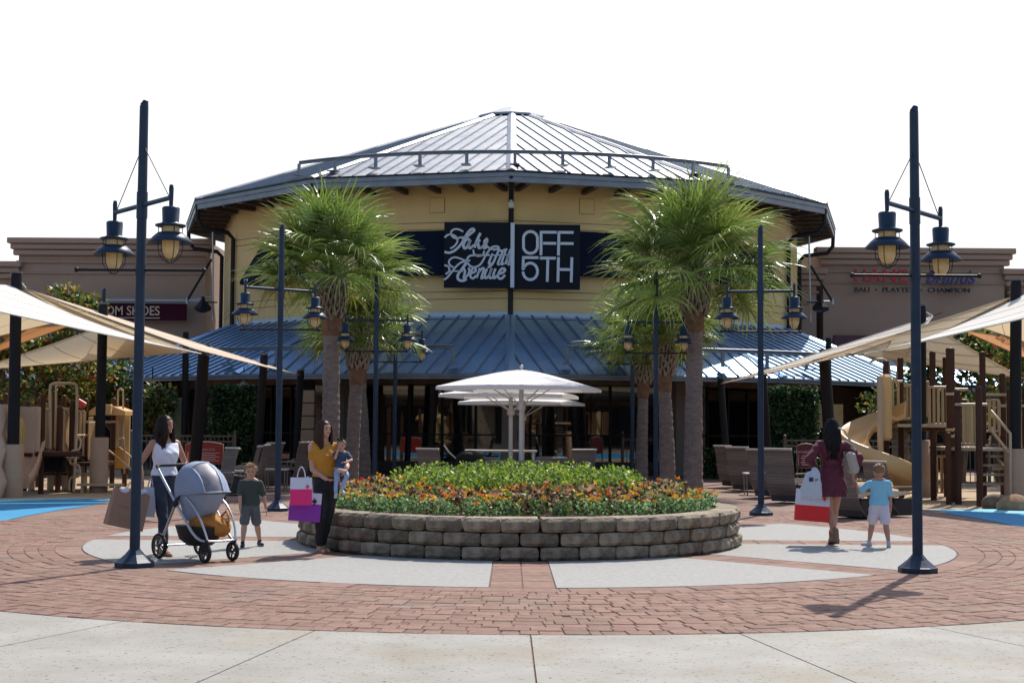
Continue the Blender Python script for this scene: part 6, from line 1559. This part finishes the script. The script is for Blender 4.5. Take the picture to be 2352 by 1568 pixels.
# ---------------------------------------------------------------- the baby on her arm
bp = W(783, 1078, 18.36)
K = Fig('baby in navy top and light blue leggings on the arm of the woman in mustard', 0, 0, 18, .74, M_skin, kid=1.0, at=V((bp.x, bp.y, bp.z - .74 * .50)), wide=1.05); H = K.H
K.toedir = {q: V((q * .2, -.7, -.6)) for q in (-1, 1)}
K.limbs({-1: (-.065, -.12, .84 * H), 1: (.03, -.16, .63 * H)}, {-1: (-.09, -.15, .07), 1: (-.02, -.18, .11)}, {('a', -1): (-.3, -.6, -1), ('a', 1): (1, -.2, -.4), ('l', -1): (-.3, -1, .2), ('l', 1): (.3, -1, .2)}, hipz=.49)
K.body(hdir=-18, fingers={-1: (.2, -.1, 1), 1: (-1, -.3, 0)}, vox=.006)
K.clothe('leggings', M_lbj, lambda mb: (K.torso(mb, 1.1, .47, .58), [(ecap(mb, K.hp[q], K.kn[q], .062 * H, .044 * H), ecap(mb, K.kn[q], K.an[q], .043 * H, .032 * H)) for q in (-1, 1)]), vox=.007)
K.clothe('top', M_nvb, lambda mb: (K.torso(mb, 1.2, .53, .80), [ecap(mb, K.sh[q], K.sh[q].lerp(K.el[q], .7), .042 * H, .038 * H) for q in (-1, 1)]), vox=.007)
K.crop(M_hlb, 4, 140, .12); K.shoe(mat('pale_shoe', (.5, .48, .42), .7), mat('white_sole', (.6, .6, .6), .7))
mb = MB(); u = K.u
for q in (-1, 1): mb.ball((q * .28 * u - .15 * u, -.35 * u, 1.08 * u), (.30 * u, .12 * u, .2 * u), 8, 6)
mb.ball((-.15 * u, -.4 * u, 1.06 * u), (.1 * u, .1 * u, .1 * u), 6, 5); mb.v = [tuple(K.hm @ V(p)) for p in mb.v]; mb.build('hair_bow', M_mast, K.t, label='dark bow')
# ---------------------------------------------------------------- blond boy
C_ = Fig('blond toddler boy in dark green tee and grey shorts walking towards us beside the stroller', 573, 19.15, 6, 1.08, M_skin, kid=1.0, wide=1.12); H = C_.H
C_.toedir = {1: V((.45, -1, 0)), -1: V((.0, -1, 0))}
C_.limbs({-1: (-.12, -.16, .41), 1: (.215, .05, .44)}, {-1: (-.08, -.13, .0), 1: (.12, .13, .015)}, {('a', -1): (-.6, .6, 0), ('a', 1): (.8, .5, 0)})
C_.body(hdir=4, nod=4, vox=.0065, fingers={-1: (.1, -.2, -1), 1: (.2, -.3, -1)})
C_.clothe('shorts', M_gry, lambda mb: (C_.torso(mb, 1.12, .47, .56), [ecap(mb, C_.hp[q], C_.hp[q].lerp(C_.kn[q], .86), .066 * H, .062 * H) for q in (-1, 1)]), vox=.008)
C_.clothe('tee', M_grn, lambda mb: (C_.torso(mb, 1.22, .50, .80, loose=.006), [ecap(mb, C_.sh[q] + V((-q * .01, 0, 0)), C_.sh[q].lerp(C_.el[q], .72), .043 * H, .044 * H) for q in (-1, 1)]), vox=.008, fold=.005)
C_.crop(M_hbl, 7, 300, .26); C_.shoe(mat('black_shoe', (.02, .02, .022), .7), mat('white_sole', (.6, .6, .6), .7))
# ---------------------------------------------------------------- woman in burgundy, seen from behind
D_ = Fig('woman in a short burgundy dress seen from behind, long black hair, carrying bags', 1912, 20.1, 183, 1.72, M_skt); H = D_.H
hold = W(1962, 1102, 20.0)
D_.toedir = {1: V((.1, -1, 0)), -1: V((0, -.8, -.62))}
D_.limbs({1: D_.loc(W(1874, 1074, 20.15)), -1: D_.loc(hold + V((-.02, 0, .06)))}, {1: (.0, .16, .05), -1: (-.03, -.14, .0)}, {('a', 1): (.9, .9, 0), ('a', -1): (-.6, .6, 0), ('l', 1): (0, -1, 0)})
D_.body(hdir=0, fingers={1: (0, -.1, -1), -1: (-.2, 0, -1)})
def dress(mb):
    D_.torso(mb, 1.12, .57, .82)
    eloft(mb, [(0, 0, .082 * H, .062 * H, .62 * H), (0, .002, .10 * H, .078 * H, .56 * H), (0, .004, .115 * H, .09 * H, .50 * H), (0, .006, .125 * H, .10 * H, .43 * H), (0, .006, .132 * H, .106 * H, .385 * H)])
    for q in (-1, 1): ecap(mb, D_.sh[q], D_.el[q], .036 * H, .036 * H); ecap(mb, D_.el[q], D_.el[q].lerp(D_.wr[q], .72), .035 * H, .028 * H)
D_.clothe('dress', M_burg, dress, fold=.008)
mb = MB(); mb.tube([(.088 * H * math.cos(a), .066 * H * math.sin(a), .625 * H) for a in [i * .4488 for i in range(14)]], .011, 6, closed=True); mb.build('waistband', M_burg, D_.t)
D_.locks(mat('hair_black', (.006, .0045, .005), .45, spec=.2), 170, .43, 1.1, 9, .015, .016); D_.shoe(mat('tan_suede', (.22, .13, .085), .9), mat('dark_sole', (.05, .03, .02), .8), boot=True)
# ---------------------------------------------------------------- boy in pale blue, seen from behind
E = Fig('small boy in pale blue tee and pale shorts holding hands with the burgundy woman', 2020, 19.85, 176, 1.115, M_skt, kid=1.0, wide=1.15); H = E.H
E.toedir = {1: V((.7, -.7, 0)), -1: V((-.2, -1, 0))}
E.limbs({1: E.loc(hold + V((.02, 0, -.02))), -1: (-.16, -.02, .42)}, {1: (.12, -.10, .0), -1: (-.10, .13, .012)}, {('a', 1): (.3, .3, -1), ('a', -1): (-.6, -.6, 0)})
E.body(hdir=25, nod=8, vox=.0065, fingers={1: (.4, 0, .8), -1: (0, -.2, -1)})
E.clothe('shorts', M_wsh, lambda mb: (E.torso(mb, 1.14, .47, .56), [ecap(mb, E.hp[q], E.hp[q].lerp(E.kn[q], .80), .068 * H, .066 * H) for q in (-1, 1)]), vox=.008)
E.clothe('tee', M_sky, lambda mb: (E.torso(mb, 1.22, .50, .80, loose=.006), [ecap(mb, E.sh[q] + V((-q * .01, 0, 0)), E.sh[q].lerp(E.el[q], .7), .042 * H, .044 * H) for q in (-1, 1)]), vox=.008, fold=.005)
E.crop(M_hlb, 12, 260, .16); E.shoe(mat('grey_sneaker', (.40, .43, .50), .7), mat('white_sole', (.6, .6, .6), .7))

# ================================================================ stroller
M_alu = mat('stroller_silver', (.55, .56, .58), .3, .8); M_hood = mat('stroller_cloth', (.25, .30, .40), .85, col2=(.28, .335, .44), ns=4, bump=.15, bs=60); M_tyre = mat('tyre', (.012, .012, .013), .8); M_dk = mat('stroller_black', (.012, .012, .014), .7)
st = thing('stroller', 'silver-framed stroller with grey-blue hood and black basket, pushed by the woman in white', 'stroller', STR, SRZ)
def wheel(x, y, r):
    w_ = link('wheel', None, st); w_.location = (x, y, r)
    mb = MB(); n = 26; mb.lathe([(r - .028, -.018), (r - .006, -.02), (r, -.008), (r, .008), (r - .006, .02), (r - .028, .018), (r - .028, -.018)], n, M=Matrix.Rotation(R(90), 4, 'Y')); mb.build('tyre', M_tyre, w_)
    mb = MB(); M = Matrix.Rotation(R(90), 4, 'Y'); mb.lathe([(r - .028, -.015), (r - .04, -.015), (r - .04, .015), (r - .028, .015), (r - .028, -.015)], n, M=M); mb.cyl((-.022, 0, 0), (.022, 0, 0), .024, n=12)
    for i in range(5):
        a = i * 1.2566; mb.tube([(0, 0, 0), (0, (r - .034) * math.cos(a), (r - .034) * math.sin(a))], [.012, .009], 5)
    mb.build('rim', mat('rim_dark', (.08, .08, .085), .4, .5), w_)
for q in (-1, 1):
    wheel(q * .29, .40, .150); wheel(q * .19, -.42, .115)
    mb = MB(); mb.tube(bez((q * .27, .50, 1.07), (q * .27, .42, .98), (q * .255, .12, .66), (q * .235, -.22, .34), 8) + bez((q * .235, -.22, .34), (q * .225, -.34, .24), (q * .20, -.42, .235), (q * .17, -.46, .25), 4)[1:], .0175, 8); mb.build('main_tube', M_alu, st)
    mb = MB(); mb.tube([(q * .265, .10, .66), (q * .285, .40, .16)], .0165, 8); mb.build('rear_leg', M_alu, st)
    mb = MB(); mb.tube(bez((q * .225, -.05, .74), (q * .235, -.28, .66), (q * .225, -.44, .42), (q * .19, -.47, .26), 8), .013, 8); mb.build('front_hoop', M_alu, st)
    mb = MB(); mb.cyl((q * .19, -.46, .26), (q * .19, -.44, .19), .026, n=10); mb.tube([(q * .19 - .028, -.44, .2), (q * .19 - .028, -.42, .115)], .01, 6); mb.tube([(q * .19 + .028, -.44, .2), (q * .19 + .028, -.42, .115)], .01, 6); mb.build('fork', M_dk, st)
    mb = MB(); mb.ball((q * .265, .10, .66), (.035, .04, .045), 10, 8); mb.build('hinge', M_dk, st)
mb = MB(); mb.tube([(-.27, .49, 1.06), (-.265, .525, 1.09), (-.2, .54, 1.10), (.2, .54, 1.10), (.265, .525, 1.09), (.27, .49, 1.06)], .021, 8); mb.build('handlebar', M_dk, st)
mb = MB(); mb.tube([(-.19, -.47, .25), (0, -.50, .245), (.19, -.47, .25)], .013, 8); mb.tube([(-.29, .40, .15), (.29, .40, .15)], .012, 8); mb.build('axle_bar', M_alu, st)
mb = MB(); n = 18; rings = []
prof_ = catmull([(0, .25, -.10), (0, .27, .10), (0, .235, .27), (0, .12, .365), (0, -.04, .385), (0, -.22, .33), (0, -.38, .20), (0, -.475, .04)], 2)
for k in range(15):
    c = V((0, .03, .77)); pk = prof_[k]; ring = []
    dip = .012 * (k % 5 == 0)
    for j in range(n + 1):
        t = math.pi * j / n; rr_ = (1 - dip * 2) * (max(0, math.sin(t)) ** .38); ring.append(c + V((.23 * math.cos(t) * (1.04 - .1 * math.sin(t)), pk.y * rr_, pk.z * rr_)))
    rings.append(ring)
vs = [p for r_ in rings for p in r_]; m1 = n + 1
mb.add(vs, [(i * m1 + j, i * m1 + j + 1, (i + 1) * m1 + j + 1, (i + 1) * m1 + j) for i in range(14) for j in range(n)], True)
hood = mb.build('hood', M_hood, st)
mb = MB(); mb.tube([p + (p - V((0, .03, .77))).normalized() * .004 for p in rings[14]], .010, 6); mb.build('hood_rim', M_hood, hood)
# mesh window: a lifted flap lying on the hood near the front on the camera-right flank
mb = MB(); sub = [[rings[k][j] + (rings[k][j] - V((0, .03, .77))).normalized() * .008 for j in range(8, 15)] for k in range(9, 15)]
vs = [p for r_ in sub for p in r_]; mb.add(vs, [(i * 7 + j, i * 7 + j + 1, (i + 1) * 7 + j + 1, (i + 1) * 7 + j) for i in range(5) for j in range(6)], True); mb.build('mesh_window', mat('mesh_window', (.16, .13, .15), .5, col2=(.28, .27, .30), ns=7), hood)
ed = [sub[0][j] for j in range(7)] + [sub[k][6] for k in range(1, 6)] + [sub[5][j] for j in range(5, -1, -1)] + [sub[k][0] for k in range(4, 0, -1)]
mb = MB(); mb.tube(ed, .011, 5, closed=True); mb.build('window_trim', mat('hood_rim', (.45, .52, .62), .6), hood)
mb = MB(); eloft(mb, [(0, .06, .15, .12, .46), (0, .0, .19, .20, .54), (0, -.03, .215, .31, .68), (0, -.045, .228, .365, .785)]); mb.build('seat_shell', M_hood, st)
mb = MB(); eloft(mb, [(0, -.02, .14, .16, .17), (0, .0, .20, .30, .24), (0, .02, .23, .36, .40)]); mb.build('basket', M_dk, st)
bgs = thing('mustard_bag', 'soft mustard cloth bag stuffed in the stroller basket', 'bag', SM @ V((.06, -.10, .42)), SRZ); mb = MB(); mb.ball((0, 0, 0), (.20, .26, .13), 16, 10); mb.ball((.05, -.16, -.04), (.14, .14, .11), 12, 8); mb.ball((-.05, .1, .08), (.15, .16, .1), 12, 8)
remesh(mb, 'cloth', mat('mustard_cloth', (.42, .17, .03), .85), bgs, .014, 5, fold=.012)
mb = MB(); mb.tube([(.1, -.12, .09), (.12, -.2, .16), (.1, -.28, .08), (.08, -.3, -.05)], .014, 6); mb.build('strap', MATS['mustard_cloth'], bgs)

# ================================================================ bags
def shopbag(name, label, c, w_, h, d, rz, mt, mbt=None, frac=.5, tilt=(0, 0), hand=.12, mh=None, rope=True):
    t = thing(name, label, 'shopping bag', c, R(rz)); T_ = Matrix.Rotation(R(tilt[0]), 4, 'Y') @ Matrix.Rotation(R(tilt[1]), 4, 'X')
    def band(z0, z1, mm, nm, bulge=0.0):
        mb = MB(); rings = []
        for k in range(4):
            f = k / 3; z = z0 + (z1 - z0) * f; F = (z + h) / h; dw = d * (1 - .55 * max(0, F) ** 1.5); cr = .006 * math.sin(F * 9)
            x, y = w_ / 2 + bulge, dw / 2 + bulge; r0 = [(-x, -y), (-x * .33, -y + cr), (x * .33, -y - cr), (x, -y), (x, 0), (x, y), (0, y + cr), (-x, y), (-x, 0)]; rings.append([V((a, b, z)) for a, b in r0])
        mb.loft(rings, False, caps=False)
        if z0 <= -h + .001: mb.add(rings[0], [tuple(range(9))[::-1]])
        mb.v = [tuple(T_ @ V(p)) for p in mb.v]; mb.build(nm, mm, t)
    if mbt: band(-h, -h * (1 - frac), mbt, 'lower_panel'); band(-h * (1 - frac) + .0005, 0, mt, 'upper_panel')
    else: band(-h, 0, mt, 'bag_body')
    for q in (-1, 1):
        mb = MB(); y = q * d * .2; mb.tube([T_ @ V((-w_ * .2, y, -.02))] + [T_ @ V((-w_ * .2 + w_ * .4 * f, y, hand * math.sin(math.pi * f) ** .7)) for f in (.12, .3, .5, .7, .88)] + [T_ @ V((w_ * .2, y, -.02))], .0055, 5); mb.build('handle', mh or mt, t)
    return t, T_
def spade(t, T_, x, z, s, y, m):
    mb = MB(); pts = []
    for i in range(24):
        a = 2 * math.pi * i / 24; r_ = s * (.62 + .18 * math.cos(2 * a)); pts.append((r_ * math.cos(a) * 1.0, r_ * .8 * math.sin(a)))
    pts = [(0, s), (s * .35, s * .55), (s * .72, s * .15), (s * .75, -.2 * s), (s * .45, -.45 * s), (s * .12, -.3 * s), (s * .3, -s), (-s * .3, -s), (-s * .12, -.3 * s), (-s * .45, -.45 * s), (-s * .75, -.2 * s), (-s * .72, s * .15), (-s * .35, s * .55)]
    M = T_ @ Matrix.Translation((x, y, z)) @ Matrix.Rotation(R(90), 4, 'X'); mb.prism(pts, -.001, .002, M); mb.build('spade_logo', m, t)
M_pw = mat('paper_white', (.60, .61, .72), .6); M_pink = mat('paper_pink', (.75, .01, .16), .5); M_purp = mat('paper_purple', (.24, .02, .36), .5); M_red2 = mat('paper_red', (.68, .008, .01), .5); M_kraft = mat('kraft_paper', (.32, .19, .12), .75, col2=(.27, .155, .095), ns=5)
M_plast = mat('white_plastic', (.55, .60, .68), .45, trans=.2, bump=.5, bs=14); M_ink = mat('ink', (.03, .01, .06), .6)
c = W(692, 1096, 17.9); t, T_ = shopbag('gift_bag', 'small white gift bag with bright pink lower half, hanging above the purple one', c, .26, .335, .11, 12, M_pw, M_pink, .58, (0, 0), .13); spade(t, T_, .075, -.11, .028, -.045, M_pink)
c = W(703, 1131, 18.15); t, T_ = shopbag('gift_bag', 'larger white gift bag with purple lower half and dark spade mark by the black trousers', c + V((0, .02, 0)), .39, .35, .13, 8, M_pw, M_purp, .62, (4, 0), .2); spade(t, T_, .11, -.10, .04, -.055, M_ink)
c = W(1868, 1124, 20.1); t, T_ = shopbag('shopping_bag', 'big white paper bag with red lower half carried low by the woman in burgundy', c, .455, .43, .14, -4, M_pw, M_red2, .5, (4, 0), .26); spade(t, T_, .155, -.11, .035, -.06, M_red2)
t = thing('plastic_bag', 'white plastic carrier bag with black square print in front of the red and white bag', 'carrier bag', W(1866, 1078, 19.85), 0)
mb = MB(); eloft(mb, [(-.02, 0, .135, .05, -.40), (-.018, 0, .15, .075, -.34), (-.012, 0, .14, .08, -.2), (.0, 0, .105, .06, -.07), (.03, 0, .05, .03, .0), (.045, 0, .02, .02, .035)]); remesh(mb, 'bag_body', M_plast, t, .014, 3, fold=.009)
mb = MB(); mb.box((-.035, -.083, -.13), (.055, .004, .055)); mb.build('square_logo', M_ink, t); text('off', .05, M_ink, t, upright((.035, -.083, -.135)), .001)
c = W(303, 1128, 17.55); t, T_ = shopbag('paper_bag', 'large brown paper bag with white tissue on top, swinging behind the tall lamp post', c + V((0, 0, 0)), .43, .44, .22, 28, M_kraft, None, .5, (13, 0), .12, mat('kraft_handle', (.25, .15, .1), .8))
text('TORY', .055, mat('kraft_print', (.24, .14, .09), .8), t, T_ @ upright((-.07, -.088, -.21)), .001)
mb = MB(); rs = random.Random(4)
for i in range(9): mb.ball((rs.uniform(-.16, .16), rs.uniform(-.04, .04), rs.uniform(-.02, .035)), (.06, .035, .03), 7, 5)
mb.v = [tuple(T_ @ V(p)) for p in mb.v]; remesh(mb, 'tissue', mat('tissue', (.62, .62, .72), .8), t, .012, 1, fold=.012)
c = W(345, 1118, 17.75); t, T_ = shopbag('shopping_bag', 'narrow plain white bag between the tall lamp post and the dark jeans', c, .15, .36, .07, 30, mat('paper_grey_white', (.5, .52, .6), .6), None, .5, (4, 0), .1)
# beige tote on the burgundy woman's shoulder
t = thing('tote_bag', 'beige leather tote bag under the arm of the woman in burgundy', 'handbag', W(1955, 1062, 20.0), 0); mb = MB(); mb.box((0, 0, 0), (.13, .30, .30), Matrix.Rotation(R(-14), 4, 'Y'), bev=.04); mb.build('bag_body', mat('beige_leather', (.36, .32, .28), .6), t)
mb = MB(); mb.tube([(.05, -.05, .13), (.0, -.05, .26), (-.10, -.03, .44), (-.17, 0, .47), (-.16, .1, .4), (-.05, .1, .13)], .012, 6); mb.build('strap', MATS['beige_leather'], t)
